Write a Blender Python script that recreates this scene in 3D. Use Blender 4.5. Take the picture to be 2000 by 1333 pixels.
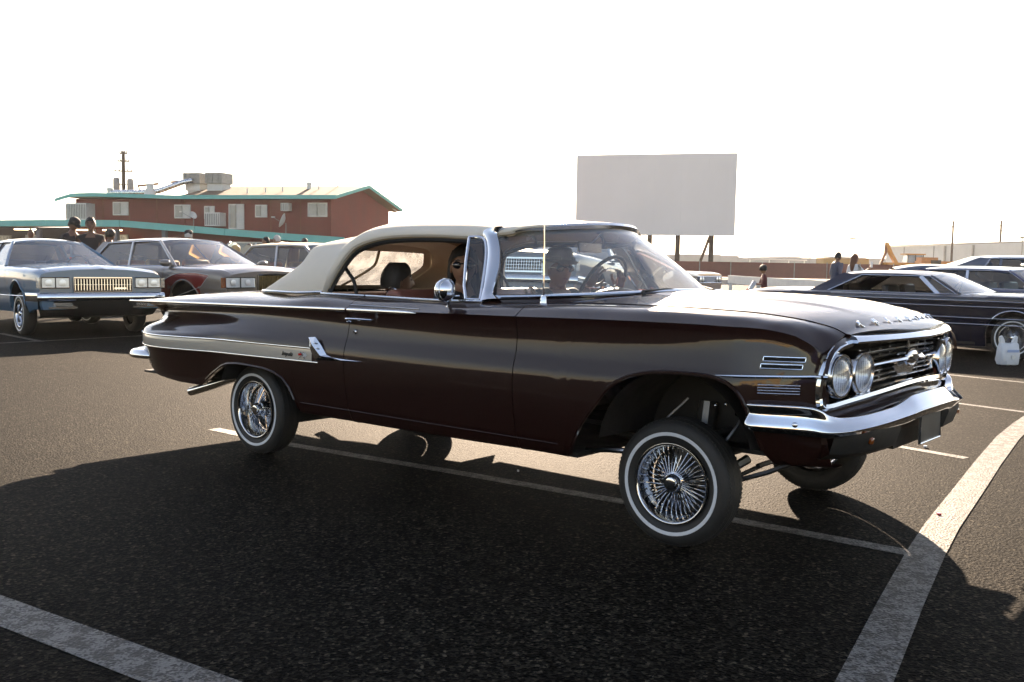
import bpy, math, random
import numpy as np
from mathutils import Vector, Matrix
for o in list(bpy.data.objects): bpy.data.objects.remove(o)
SC = bpy.context.scene
COL = SC.collection
R = math.radians
RNG = random.Random(7)

# ------------------------------------------------------------------ camera
cam_d = bpy.data.cameras.new('camera'); cam_d.sensor_width = 36; cam_d.lens = 35.1
cam_d.clip_end = 20000; cam_d.clip_start = .05
cam = bpy.data.objects.new('camera', cam_d); COL.objects.link(cam)
CAM_PITCH, CAM_ROLL = 0.080, 0.0175
cam.matrix_world = Matrix.Translation((0, 0, 1.25)) @ Matrix.Rotation(math.pi/2 - CAM_PITCH, 4, 'X') @ Matrix.Rotation(CAM_ROLL, 4, 'Z')
SC.camera = cam
# ------------------------------------------------------------------ sky and sun
SUN_EL, SUN_AZ = R(17.8), R(1.6)          # azimuth measured from +Y (away from the camera), negative = to the left
W = bpy.data.worlds.new('World'); SC.world = W; W.use_nodes = True
nt = W.node_tree; nt.nodes.clear()
sky = nt.nodes.new('ShaderNodeTexSky'); sky.sky_type = 'NISHITA'; sky.sun_disc = False
sky.sun_elevation = SUN_EL; sky.sun_rotation = SUN_AZ
sky.altitude = 600; sky.air_density = 1.0; sky.dust_density = 0.15; sky.ozone_density = 2.0
bg = nt.nodes.new('ShaderNodeBackground'); bg.inputs['Strength'].default_value = 0.05
wo = nt.nodes.new('ShaderNodeOutputWorld')
nt.links.new(sky.outputs[0], bg.inputs[0]); nt.links.new(bg.outputs[0], wo.inputs[0])
sl = bpy.data.lights.new('sun', 'SUN'); sl.energy = 4.0; sl.angle = R(.53); sl.color = (1, .93, .82)
sun = bpy.data.objects.new('sun', sl); COL.objects.link(sun)
sd = Vector((math.sin(SUN_AZ)*math.cos(SUN_EL), math.cos(SUN_AZ)*math.cos(SUN_EL), math.sin(SUN_EL)))
sun.rotation_euler = sd.to_track_quat('Z', 'Y').to_euler(); sun.location = sd*60
SC.view_settings.view_transform = 'Standard'; SC.view_settings.look = 'None'
SC.view_settings.exposure = 3.0; SC.view_settings.gamma = 1
SC.view_settings.use_curve_mapping = False
SC.view_settings.use_white_balance = True; SC.view_settings.white_balance_temperature = 8500; SC.view_settings.white_balance_tint = 19
SC.render.engine = 'CYCLES'
SC.cycles.use_denoising = True
SC.cycles.max_bounces = 8; SC.cycles.transparent_max_bounces = 16
SC.cycles.sample_clamp_indirect = 6; SC.cycles.caustics_reflective = False; SC.cycles.caustics_refractive = False

# ------------------------------------------------------------------ materials
def _n(nt, t, **k):
    n = nt.nodes.new(t)
    for a, b in k.items():
        if a in n.inputs: n.inputs[a].default_value = b
        else: setattr(n, a, b)
    return n
def mat(name, col, rough=.5, metal=0., coat=0., var=0., scale=8., bump=0., bscale=60., spec=.5, trans=0., ior=1.45, alpha=1., emit=None, dirt=0., crough=.03):
    m = bpy.data.materials.new(name); m.use_nodes = True
    nt = m.node_tree; p = nt.nodes['Principled BSDF']
    c = tuple(col)+(1,)
    p.inputs['Base Color'].default_value = c; p.inputs['Roughness'].default_value = rough
    p.inputs['Metallic'].default_value = metal; p.inputs['Coat Weight'].default_value = coat
    p.inputs['Coat Roughness'].default_value = crough
    p.inputs['Specular IOR Level'].default_value = spec
    p.inputs['Transmission Weight'].default_value = trans; p.inputs['IOR'].default_value = ior
    p.inputs['Alpha'].default_value = alpha
    if emit: p.inputs['Emission Color'].default_value = tuple(emit[:3])+(1,); p.inputs['Emission Strength'].default_value = emit[3]
    if var or bump or dirt:
        tc = _n(nt, 'ShaderNodeTexCoord')
    if var:
        nz = _n(nt, 'ShaderNodeTexNoise', Scale=scale, Detail=6., Roughness=.6)
        nt.links.new(tc.outputs['Object'], nz.inputs['Vector'])
        rm = _n(nt, 'ShaderNodeMapRange'); rm.inputs['From Min'].default_value = .3; rm.inputs['From Max'].default_value = .7
        rm.inputs['To Min'].default_value = 1-var; rm.inputs['To Max'].default_value = 1+var
        nt.links.new(nz.outputs['Fac'], rm.inputs['Value'])
        mx = _n(nt, 'ShaderNodeVectorMath', operation='SCALE'); mx.inputs[0].default_value = tuple(col)
        nt.links.new(rm.outputs[0], mx.inputs['Scale']); nt.links.new(mx.outputs[0], p.inputs['Base Color'])
        r2 = _n(nt, 'ShaderNodeMapRange'); r2.inputs['From Min'].default_value = .3; r2.inputs['From Max'].default_value = .7
        r2.inputs['To Min'].default_value = max(0, rough-var*.25); r2.inputs['To Max'].default_value = min(1, rough+var*.35)
        nt.links.new(nz.outputs['Fac'], r2.inputs['Value']); nt.links.new(r2.outputs[0], p.inputs['Roughness'])
    if bump:
        n2 = _n(nt, 'ShaderNodeTexNoise', Scale=bscale, Detail=4.)
        nt.links.new(tc.outputs['Object'], n2.inputs['Vector'])
        b = _n(nt, 'ShaderNodeBump', Strength=bump, Distance=.004)
        nt.links.new(n2.outputs['Fac'], b.inputs['Height']); nt.links.new(b.outputs[0], p.inputs['Normal'])
    return m
def paint(name, col, metal=.25, rough=.35):
    return mat(name, col, rough=rough, metal=metal*.5, coat=1., crough=.015, spec=.25)
M = {}
M['maroon'] = mat('maroon_paint', (.013, .0036, .0029), rough=.42, metal=.0, coat=.72, crough=.012, spec=.10)
M['chrome'] = mat('chrome', (.60, .63, .67), .04, 1.)
M['chrome_dull'] = mat('brushed_chrome', (.62, .63, .65), .16, 1., var=.1, scale=20)
M['whitevinyl'] = mat('cream_canvas', (.575, .525, .445), .85, var=.05, scale=3, bump=.35, bscale=420)
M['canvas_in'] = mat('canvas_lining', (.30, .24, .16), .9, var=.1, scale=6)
M['cream'] = paint('cream_paint', (.36, .34, .30), .3, .3)
M['black'] = mat('black_rubber', (.012, .012, .012), .55, var=.2, scale=15)
M['tyre'] = mat('tyre_rubber', (.014, .014, .0135), .62, var=.25, scale=14, bump=.2, bscale=120)
M['white_rub'] = mat('white_rubber', (.50, .53, .56), .45, var=.06, scale=30)
M['gap'] = mat('shadow_gap', (.004, .004, .004), .9)
M['under'] = mat('underbody_black', (.005, .0046, .004), .6, var=.4, scale=6)
M['seat'] = mat('maroon_vinyl', (.17, .060, .042), .38, var=.15, scale=5, bump=.1, bscale=80)
M['seat2'] = mat('tan_vinyl', (.42, .36, .27), .45, var=.1, scale=5)
M['dash'] = mat('dash_paint', (.09, .025, .02), .35, coat=.5)
M['lens'] = mat('headlamp_glass', (.90, .93, .95), .10, 0., coat=1., trans=.92, ior=1.35, bump=.5, bscale=60)
M['reflector'] = mat('lamp_reflector', (.70, .72, .75), .28, 1., bump=.4, bscale=50)
M['amber'] = mat('amber_lens', (.20, .045, .006), .12, coat=1.)
M['red_lens'] = mat('red_lens', (.45, .01, .01), .12, coat=1.)
M['inblack'] = mat('dark_trim', (.02, .018, .016), .5)
M['skin'] = mat('skin', (.25, .125, .075), .5, var=.12, scale=9)
M['skin_dark'] = mat('skin_dark', (.13, .065, .042), .5, var=.12, scale=9)
M['hair_black'] = mat('hair_black', (.012, .010, .009), .6, bump=.6, bscale=90)
M['hair_brown'] = mat('hair_brown', (.10, .035, .015), .55, bump=.6, bscale=90)
M['hair_grey'] = mat('hair_grey', (.42, .40, .38), .7, bump=.6, bscale=90)
M['hair_blond'] = mat('hair_blond', (.42, .28, .12), .6, bump=.6, bscale=90)
M['shirt_black'] = mat('cloth_black', (.014, .013, .014), .8, var=.3, scale=6, bump=.3, bscale=200)
M['shirt_red'] = mat('cloth_red', (.42, .03, .04), .8, var=.2, scale=6)
M['shirt_maroon'] = mat('cloth_maroon', (.10, .018, .022), .8, var=.2, scale=6)
M['shirt_white'] = mat('cloth_white', (.62, .62, .63), .8, var=.1, scale=6)
M['shirt_grey'] = mat('cloth_grey', (.22, .21, .22), .8, var=.2, scale=6)
M['denim'] = mat('denim', (.045, .055, .09), .85, var=.3, scale=8)
M['straw'] = mat('felt_hat_grey', (.20, .18, .16), .85, var=.15, scale=10)
M['shades'] = mat('dark_lens', (.01, .01, .012), .05, coat=1.)
def glass(name, tint=(1, 1, 1), refl=.12, dust=0.0, rough=0.0):
    """thin sheet glass: clear transmission plus a fresnel mirror, and a little dust on the pane"""
    m = bpy.data.materials.new(name); m.use_nodes = True; nt = m.node_tree; nt.nodes.clear()
    o = _n(nt, 'ShaderNodeOutputMaterial'); tr = _n(nt, 'ShaderNodeBsdfTransparent'); tr.inputs[0].default_value = tuple(tint)+(1,)
    gl = _n(nt, 'ShaderNodeBsdfGlossy'); gl.inputs['Roughness'].default_value = rough; gl.inputs[0].default_value = (1, 1, 1, 1)
    fr = _n(nt, 'ShaderNodeFresnel'); fr.inputs[0].default_value = 1.6
    mx = _n(nt, 'ShaderNodeMixShader'); nt.links.new(fr.outputs[0], mx.inputs[0])
    nt.links.new(tr.outputs[0], mx.inputs[1]); nt.links.new(gl.outputs[0], mx.inputs[2])
    last = mx
    if dust:
        tc = _n(nt, 'ShaderNodeTexCoord'); nz = _n(nt, 'ShaderNodeTexNoise', Scale=7., Detail=8., Roughness=.65)
        nt.links.new(tc.outputs['Object'], nz.inputs['Vector'])
        rm = _n(nt, 'ShaderNodeMapRange'); rm.inputs['From Min'].default_value = .35; rm.inputs['From Max'].default_value = .75
        rm.inputs['To Min'].default_value = dust*.5; rm.inputs['To Max'].default_value = dust*1.5
        nt.links.new(nz.outputs['Fac'], rm.inputs['Value'])
        df = _n(nt, 'ShaderNodeBsdfTranslucent'); df.inputs[0].default_value = (.8, .8, .78, 1)
        d2 = _n(nt, 'ShaderNodeBsdfDiffuse'); d2.inputs[0].default_value = (.8, .8, .78, 1)
        md = _n(nt, 'ShaderNodeMixShader'); md.inputs[0].default_value = .5
        nt.links.new(df.outputs[0], md.inputs[1]); nt.links.new(d2.outputs[0], md.inputs[2])
        m2 = _n(nt, 'ShaderNodeMixShader'); nt.links.new(rm.outputs[0], m2.inputs[0])
        nt.links.new(mx.outputs[0], m2.inputs[1]); nt.links.new(md.outputs[0], m2.inputs[2]); last = m2
    nt.links.new(last.outputs[0], o.inputs[0]); return m
M['glass'] = glass('window_glass', (.80, .86, .86), dust=.015)
M['windshield'] = glass('windshield_glass', (.86, .92, .91), dust=.22)
M['tint'] = glass('tinted_glass', (.40, .46, .46), dust=.02)
M['plastic_win'] = glass('clear_plastic_window', (.93, .92, .88), dust=.35)

# ------------------------------------------------------------------ mesh helpers
class MB:
    def __init__(s): s.v = []; s.f = []
    def add(s, v, f):
        n = len(s.v); s.v += [tuple(float(c) for c in p) for p in v]; s.f += [tuple(n+i for i in q) for q in f]; return s
    def merge(s, o, mtx=None):
        v = o.v if mtx is None else [tuple(mtx @ Vector(p)) for p in o.v]
        return s.add(v, o.f)
    def box(s, c, d, rz=0, rx=0, ry=0, taper=1.):
        x, y, z = [k/2 for k in d]
        v = [Vector((sx*x*(taper if sz > 0 else 1), sy*y*(taper if sz > 0 else 1), sz*z)) for sz in (-1, 1) for sy in (-1, 1) for sx in (-1, 1)]
        m = Matrix.Translation(c) @ Matrix.Rotation(rz, 4, 'Z') @ Matrix.Rotation(ry, 4, 'Y') @ Matrix.Rotation(rx, 4, 'X')
        return s.add([m @ p for p in v], [(0, 2, 3, 1), (4, 5, 7, 6), (0, 1, 5, 4), (2, 6, 7, 3), (0, 4, 6, 2), (1, 3, 7, 5)])
    def b2(s, x0, x1, y0, y1, z0, z1): return s.box(((x0+x1)/2, (y0+y1)/2, (z0+z1)/2), (abs(x1-x0), abs(y1-y0), abs(z1-z0)))
    def grid(s, rows, flip=False, cu=False, cv=False, mask=None):
        """rows: list of rows of points"""
        nr, nc = len(rows), len(rows[0]); v = [p for r in rows for p in r]; f = []
        for i in range(nr if cu else nr-1):
            for j in range(nc if cv else nc-1):
                if mask and mask(i, j): continue
                i2, j2 = (i+1) % nr, (j+1) % nc
                q = (i*nc+j, i*nc+j2, i2*nc+j2, i2*nc+j)
                f.append(q[::-1] if flip else q)
        return s.add(v, f)
    def tube(s, pts, r, n=8, closed=False, caps=True):
        P = [Vector(p) for p in pts]; k = len(P); rr = r if hasattr(r, '__len__') else [r]*k
        rows = []; up = None
        for i, p in enumerate(P):
            t = (P[(i+1) % k]-P[i-1]) if closed else (P[min(i+1, k-1)]-P[max(i-1, 0)])
            if t.length < 1e-9: t = Vector((0, 0, 1))
            t.normalize()
            if up is None: up = Vector((0, 0, 1)) if abs(t.z) < .9 else Vector((1, 0, 0))
            a = t.cross(up); a = a.normalized() if a.length > 1e-6 else t.orthogonal().normalized()
            b = a.cross(t).normalized(); up = b
            rows.append([p+a*math.cos(2*math.pi*j/n)*rr[i]+b*math.sin(2*math.pi*j/n)*rr[i] for j in range(n)])
        b0 = len(s.v); s.grid(rows, cu=closed, cv=True)
        if caps and not closed: s.f.append(tuple(b0+j for j in range(n))); s.f.append(tuple(b0+(k-1)*n+j for j in range(n))[::-1])
        return s
    def sweep(s, pts, prof, up=(0, 0, 1), closed=False, scale=None):
        """prof: closed list of (a,b): a along side (t x up), b along up"""
        P = [Vector(p) for p in pts]; k = len(P); up = Vector(up); rows = []
        for i, p in enumerate(P):
            t = (P[(i+1) % k]-P[i-1]) if closed else (P[min(i+1, k-1)]-P[max(i-1, 0)])
            t.normalize(); a = t.cross(up).normalized(); b = a.cross(t).normalized(); q = 1 if scale is None else scale[i]
            rows.append([p+a*x*q+b*y*q for x, y in prof])
        b0 = len(s.v); n = len(prof); s.grid(rows, cu=closed, cv=True)
        if not closed: s.f.append(tuple(b0+j for j in range(n))); s.f.append(tuple(b0+(k-1)*n+j for j in range(n))[::-1])
        return s
    def lathe(s, prof, o=(0, 0, 0), axis='Z', n=24, caps=False, arc=None):
        """prof (radius, height) round axis"""
        rows = []
        N = n if arc is None else n+1
        for j in range(N):
            t = 2*math.pi*j/n if arc is None else arc[0]+(arc[1]-arc[0])*j/n
            c, d = math.cos(t), math.sin(t); row = []
            for r, h in prof:
                p = (r*c, r*d, h) if axis == 'Z' else ((r*c, h, r*d) if axis == 'Y' else (h, r*c, r*d))
                row.append((p[0]+o[0], p[1]+o[1], p[2]+o[2]))
            rows.append(row)
        return s.grid(rows, cu=arc is None, flip=(axis == 'Y'))
    def poly(s, pts, thick, axis='Y'):
        """extrude a 2-D outline; pts are 3-D points in a plane, thick a vector"""
        n = len(pts); t = Vector(thick); v = [Vector(p) for p in pts]; v += [p+t for p in v]
        f = [tuple(range(n))[::-1], tuple(range(n, 2*n))]+[(i, (i+1) % n, n+(i+1) % n, n+i) for i in range(n)]
        return s.add(v, f)
    def sphere(s, c, r, nu=16, nv=10, sc=(1, 1, 1), rot=None):
        rows = []
        for i in range(nv+1):
            a = math.pi*i/nv; row = []
            for j in range(nu):
                b = 2*math.pi*j/nu
                p = Vector((r*sc[0]*math.sin(a)*math.cos(b), r*sc[1]*math.sin(a)*math.sin(b), r*sc[2]*math.cos(a)))
                if rot: p = rot @ p
                row.append(p+Vector(c))
            rows.append(row)
        return s.grid(rows, cv=True)
    def mir(s):
        """add the mirror image in y"""
        n = len(s.v); s.v += [(x, -y, z) for x, y, z in s.v]; s.f += [tuple(n+i for i in q)[::-1] for q in s.f]; return s
    def mirrored(s):
        o = MB(); o.v = [(x, -y, z) for x, y, z in s.v]; o.f = [q[::-1] for q in s.f]; return o
    def mesh(s, name, m=None, ang=35):
        me = bpy.data.meshes.new(name); me.from_pydata(s.v, [], s.f); me.validate(); me.update()
        if m is not None: me.materials.append(m)
        if ang:
            me.shade_smooth()
            me.set_sharp_from_angle(angle=R(ang))
        return me
    def build(s, name, m=None, parent=None, ang=35, kind=None, label=None, recalc=True):
        me = s.mesh(name, m, ang)
        if recalc:
            import bmesh
            bm = bmesh.new(); bm.from_mesh(me); bmesh.ops.remove_doubles(bm, verts=bm.verts, dist=1e-5)
            bmesh.ops.recalc_face_normals(bm, faces=bm.faces); bm.to_mesh(me); bm.free()
            if ang: me.shade_smooth(); me.set_sharp_from_angle(angle=R(ang))
        o = bpy.data.objects.new(name, me); COL.objects.link(o); o.parent = parent
        if kind: o['kind'] = kind
        if label: o['label'] = label
        return o
def thing(name, label, cat, loc=(0, 0, 0), rz=0., group=None):
    o = bpy.data.objects.new(name, None); COL.objects.link(o); o.empty_display_size = .2
    o.location = loc; o.rotation_euler = (0, 0, rz); o['label'] = label; o['category'] = cat
    if group: o['group'] = group
    return o
def tag(o, label, cat, group=None):
    o['label'] = label; o['category'] = cat
    if group: o['group'] = group
    return o
def copy_tree(o, parent=None, loc=None, rz=None, label=None):
    c = o.copy(); COL.objects.link(c); c.parent = parent
    if loc is not None: c.location = loc
    if rz is not None: c.rotation_euler = (0, 0, rz)
    if label: c['label'] = label
    for ch in list(o.children): copy_tree(ch, c)
    return c
def curve(knots, col=1):
    """smooth interpolation (non-uniform cubic Hermite, monotone limited) of knots [(x, a, b..)]"""
    K = sorted(knots); X = np.array([k[0] for k in K], float); Y = np.array([k[col] for k in K], float)
    h = np.diff(X); d = np.diff(Y)/h; m = np.zeros(len(X)); m[0] = d[0]; m[-1] = d[-1]
    for i in range(1, len(X)-1):
        m[i] = (d[i-1]*h[i]+d[i]*h[i-1])/(h[i]+h[i-1])
        if d[i-1]*d[i] <= 0: m[i] = 0 if abs(d[i-1]) > 0 and abs(d[i]) > 0 else m[i]
    def f(x):
        x = min(max(x, X[0]), X[-1]); i = min(max(int(np.searchsorted(X, x))-1, 0), len(h)-1)
        t = (x-X[i])/h[i]; a = 2*t**3-3*t*t+1; b = t**3-2*t*t+t; c = -2*t**3+3*t*t; e = t**3-t*t
        return float(a*Y[i]+b*h[i]*m[i]+c*Y[i+1]+e*h[i]*m[i+1])
    return f
def lin(knots, col=1):
    K = sorted(knots); X = [k[0] for k in K]; Y = [k[col] for k in K]
    return lambda x: float(np.interp(x, X, Y))
def spl(P, sub=6):
    """Catmull-Rom through points"""
    P = [np.array(p, float) for p in P]; out = []
    for i in range(len(P)-1):
        p0 = P[i-1] if i else 2*P[0]-P[1]; p3 = P[i+2] if i+2 < len(P) else 2*P[-1]-P[-2]; p1, p2 = P[i], P[i+1]
        for k in range(sub):
            t = k/sub
            out.append(.5*(2*p1+(p2-p0)*t+(2*p0-5*p1+4*p2-p3)*t*t+(3*p1-p0-3*p2+p3)*t**3))
    out.append(P[-1]); return [tuple(p) for p in out]
def text(body, size, depth, m, name, parent, mtx, extrude=None, shear=0., spacing=1., kind=None):
    c = bpy.data.curves.new(name, 'FONT'); c.body = body; c.size = size; c.extrude = depth/2; c.align_x = 'CENTER'; c.align_y = 'CENTER'
    c.shear = shear; c.space_character = spacing; c.resolution_u = 3
    o = bpy.data.objects.new(name, c); COL.objects.link(o)
    dg = bpy.context.evaluated_depsgraph_get(); me = bpy.data.meshes.new_from_object(o.evaluated_get(dg))
    bpy.data.objects.remove(o)
    me.materials.clear(); me.materials.append(m)
    o = bpy.data.objects.new(name, me); COL.objects.link(o); o.parent = parent; o.matrix_local = mtx
    return o

M['spoke'] = mat('spoke_chrome', (.50, .51, .53), .12, 1.)
M['lip'] = mat('lips', (.20, .06, .05), .45)
M['tank'] = mat('tank_top_brown_black', (.022, .016, .016), .8, var=.3, scale=6)
M['susp'] = mat('greasy_steel', (.10, .10, .10), .35, .8)
# ================================================================== the lifted maroon convertible
CAR = thing('convertible_car', 'glossy dark maroon finned convertible with cream soft top, raised on wire wheels in the foreground', 'car', (1.232, 4.962, 0), -.691)
HX = -3.02   # rear axle
RAIL_A = [ # inner belt / hood gap edge -> outer crease   (x, y, z)
 [(-4.42,.66,.926),(-3.9,.58,.985),(-3.3,.58,1.018),(-2.7,.64,1.030),(-2.35,.83,1.040),(-1.95,.84,1.039),(-1.12,.84,1.041),(-.85,.745,1.048),(-.7,.72,1.052),(-.29,.72,1.058),(.143,.72,1.055),(.413,.72,1.043),(.598,.71,1.016),(.681,.69,.991),(.71,.682,.975)],
 [(-4.42,.74,.928),(-3.9,.73,.975),(-3.3,.76,1.008),(-2.7,.80,1.018),(-2.35,.885,1.028),(-1.95,.89,1.028),(-1.12,.89,1.030),(-.85,.83,1.045),(-.29,.81,1.058),(.143,.81,1.055),(.413,.80,1.041),(.598,.785,1.010),(.681,.76,.975),(.71,.745,.955)],
 [(-4.42,.81,.927),(-3.9,.84,.955),(-3.3,.87,.978),(-2.7,.90,.992),(-2.35,.935,1.004),(-1.95,.94,1.006),(-1.12,.945,1.013),(-.85,.92,1.030),(-.29,.91,1.047),(.143,.905,1.046),(.413,.885,1.030),(.598,.855,.994),(.681,.82,.945),(.71,.80,.925)],
 [(-4.42,.86,.925),(-3.9,.893,.936),(-3.41,.92,.946),(-2.61,.96,.961),(-1.97,.985,.973),(-1.43,.99,.980),(-.767,.99,.991),(-.078,.985,1.003),(.278,.97,1.003),(.517,.94,.990),(.62,.915,.962),(.681,.875,.915),(.71,.845,.885)]]
RAIL_B = [
 [(-4.24,.715,.880),(-3.9,.79,.893),(-3.4,.86,.905),(-3.0,.905,.915),(-2.5,.945,.925),(-1.97,.968,.938),(-1.43,.976,.945),(-.767,.978,.957),(-.078,.974,.968),(.278,.96,.965),(.517,.935,.950),(.62,.912,.925),(.681,.878,.885),(.71,.852,.865)],
 [(-4.24,.70,.840),(-3.9,.785,.852),(-3.4,.865,.862),(-3.0,.91,.870),(-2.5,.945,.880),(-1.97,.962,.888),(-1.43,.968,.892),(-.767,.970,.900),(-.078,.970,.905),(.278,.963,.905),(.517,.942,.900),(.62,.918,.88),(.681,.880,.855),(.71,.858,.84)],
 [(-4.24,.74,.790),(-4.1,.80,.803),(-3.9,.865,.808),(-3.4,.93,.812),(-3.0,.955,.812),(-2.5,.970,.814),(-1.97,.974,.82),(-.767,.976,.83),(-.078,.980,.832),(.278,.975,.832),(.517,.952,.83),(.62,.926,.83),(.681,.884,.825),(.71,.862,.82)],
 [(-4.24,.83,.752),(-4.1,.92,.762),(-3.9,.955,.768),(-3.4,.98,.770),(-3.0,.990,.772),(-2.5,.990,.775),(-.767,.990,.780),(-.078,.992,.785),(.278,.984,.79),(.517,.958,.79),(.62,.930,.79),(.681,.888,.79),(.71,.864,.79)],
 [(-4.24,.87,.715),(-4.1,.955,.719),(-3.1,1.0,.732),(-2.27,1.0,.735),(-.767,1.0,.735),(-.078,1.0,.74),(.278,.988,.745),(.517,.960,.75),(.62,.932,.75),(.681,.888,.75),(.71,.866,.75)],
 [(-4.24,.87,.636),(-4.1,.955,.640),(-3.1,1.0,.652),(-2.24,1.002,.658),(-.767,1.002,.655),(-.078,1.0,.655),(.278,.986,.68),(.517,.958,.69),(.62,.930,.69),(.681,.884,.69),(.71,.860,.69)],
 [(-4.24,.85,.570),(-4.1,.93,.570),(-3.1,.985,.565),(-2.24,.992,.56),(-.767,.992,.555),(-.078,.99,.56),(.278,.975,.60),(.517,.940,.62),(.62,.905,.62),(.681,.862,.62),(.71,.840,.62)],
 [(-4.24,.82,.50),(-4.1,.90,.49),(-3.1,.965,.47),(-2.24,.975,.465),(-.767,.975,.465),(-.078,.97,.48),(.278,.95,.52),(.517,.91,.54),(.62,.88,.54),(.681,.84,.54),(.71,.82,.54)],
 [(-4.24,.80,.44),(-4.1,.88,.42),(-3.1,.955,.405),(-1.9,.962,.405),(-.767,.962,.418),(-.078,.955,.43),(.278,.93,.46),(.517,.88,.48),(.71,.79,.48)],
 [(-4.24,.74,.40),(-3.1,.925,.35),(-1.9,.925,.345),(-.767,.925,.355),(-.078,.92,.37),(.278,.88,.42),(.71,.75,.435)],
 [(-4.24,.66,.40),(-3.1,.84,.345),(-1.9,.84,.34),(-.767,.84,.35),(-.078,.82,.365),(.278,.78,.415),(.71,.66,.43)]]
FA = [(curve(r, 1), curve(r, 2)) for r in RAIL_A]; FB = [(curve(r, 1), curve(r, 2)) for r in RAIL_B]
ZB = lin([(-4.24,.55),(-4.09,.513),(-4.0,.475),(-3.89,.446),(-3.6,.425),(-3.40,.420),(-3.365,.424),(-3.323,.46),(-3.23,.515),(-3.131,.563),(-3.06,.583),(-2.95,.592),(-2.84,.590),(-2.70,.585),(-2.60,.570),(-2.52,.54),(-2.47,.49),(-2.435,.42),(-2.415,.36),(-2.405,.33),
 (-.50,.33),(-.475,.36),(-.445,.42),(-.40,.49),(-.35,.555),(-.299,.614),(-.236,.691),(-.18,.733),(-.124,.76),(-.07,.776),(-.014,.787),(.08,.795),(.194,.797),(.25,.795),(.30,.786),(.34,.772),(.375,.748),(.402,.712),(.425,.66),(.445,.60),(.469,.50),(.491,.446),(.51,.43),(.56,.424),(.71,.424)])
BRK = sorted({-4.24,-4.22,-4.19,-4.15,-4.1}|{round(v, 3) for v in np.arange(-4.05, .64, .05)}|{.64,.66,.675,.69,.70,.71}|
 {-4.09,-3.89,-3.40,-3.365,-3.323,-3.23,-3.131,-3.06,-2.95,-2.84,-2.52,-2.47,-2.435,-2.415,-2.405,-.5,-.475,-.445,-.42,-.40,-.375,-.35,-.325,-.299,-.268,-.236,-.18,-.124,-.07,-.014,.08,.194,.3,.34,.36,.375,.39,.402,.412,.425,.435,.445,.457,.469,.48,.491,.51})
def secA(x): return spl([(fy(x), fz(x)) for fy, fz in FA], 5)
def secB(x, full=False):
    P = [(FA[3][0](x), FA[3][1](x))]+[(fy(x), fz(x)) for fy, fz in FB]
    D = np.array(spl(P, 6))
    zb = -9 if full else ZB(x)
    if D[:, 1].min() < zb:
        k = next(i for i in range(3, len(D)) if D[i, 1] <= zb); t = (D[k-1, 1]-zb)/(D[k-1, 1]-D[k, 1]); s = k-1+t
    else: s = len(D)-1
    ii = np.linspace(0, s, 56); a = np.arange(len(D))
    return list(zip(np.interp(ii, a, D[:, 0]), np.interp(ii, a, D[:, 1])))
def side_y(x, z):
    D = np.array(spl([(FA[3][0](x), FA[3][1](x))]+[(fy(x), fz(x)) for fy, fz in FB], 6))
    for i in range(len(D)-1):
        if D[i, 1] >= z >= D[i+1, 1]:
            t = (D[i, 1]-z)/max(1e-9, D[i, 1]-D[i+1, 1]); return float(D[i, 0]+t*(D[i+1, 0]-D[i, 0]))
    return float(D[-1, 0])
def body_panel(x0, x1, name, inset=.0):
    xs = [x0]+[b for b in BRK if x0+.004 < b < x1-.004]+[x1]
    a = MB(); ra = []; rb = []
    for x in xs:
        A = secA(x); B = secB(x)
        ra.append([(x, -y, z) for y, z in A]); rb.append([(x, -y, z) for y, z in B])
    a.grid(ra); a.grid(rb)
    # returned edges give the sheet some depth
    for rows in (rb,):
        lip = [[r[-1] for r in rows], [(p[0], p[1]+.03, p[2]+.004) for p in (r[-1] for r in rows)]]; a.grid(lip)
    for e in (0, -1):
        full = ra[e]+rb[e][1:]; dx = .012 if e == 0 else -.012
        a.grid([full, [(p[0]+dx*.2, p[1]*.985, p[2]-.004) for p in full]])
    right = a.build(name, M['maroon'], CAR, ang=42)
    left = a.mirrored().build(name, M['maroon'], CAR, ang=42)
    return right, left
quarter_r, quarter_l = body_panel(-4.24, -1.967, 'rear_quarter_panel')
door_r, door_l = body_panel(-1.962, -.767, 'door')
fender_r, fender_l = body_panel(-.762, .71, 'front_fender')
# tail fins beyond the tail panel
f = MB(); ru = []; rl = []
for x in (-4.42, -4.39, -4.34, -4.29, -4.24):
    A = secA(x); k = (x+4.42)/.18
    ru.append([(x, -y, z) for y, z in A])
    b0 = A[-1]; rl.append([(x, -b0[0], b0[1]), (x, -b0[0]+.01, b0[1]-.006-.002*k), (x, -(b0[0]+(.715-b0[0])*(.5+.5*k)), b0[1]-.008-.037*k), (x, -.70, b0[1]-.010-.075*k), (x, -.66, .916-.05*k)])
f.grid(ru); f.grid(rl)
f.grid([ru[0], [(p[0]-.003, p[1], p[2]-.006) for p in ru[0]]])
f.build('tail_fin', M['maroon'], CAR); f.mirrored().build('tail_fin', M['maroon'], CAR)
# rear deck, trunk lid
def deck(x, y):
    e = FA[0][1](x); ye = FA[0][0](x); c = e+.012-.02*max(0, (-3.6-x))
    return e+(c-e)*(1-(abs(y)/ye)**2)
d = MB(); rows = [[(x, y*FA[0][0](x), deck(x, y*FA[0][0](x))) for y in np.linspace(-1, 1, 21)] for x in (-4.42, -4.39, -4.36)+tuple(np.linspace(-4.34, -3.36, 16))]
d.grid(rows); d.grid([rows[0], [(p[0]+.02, p[1], p[2]-.05) for p in rows[0]]])
d.build('trunk_lid', M['maroon'], CAR)
d = MB(); rows = [[(x, y*FA[0][0](x), deck(x, y*FA[0][0](x))+.002) for y in np.linspace(-1, 1, 21)] for x in np.linspace(-3.352, -3.05, 6)]
d.grid(rows); d.build('rear_deck', M['maroon'], CAR)
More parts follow.
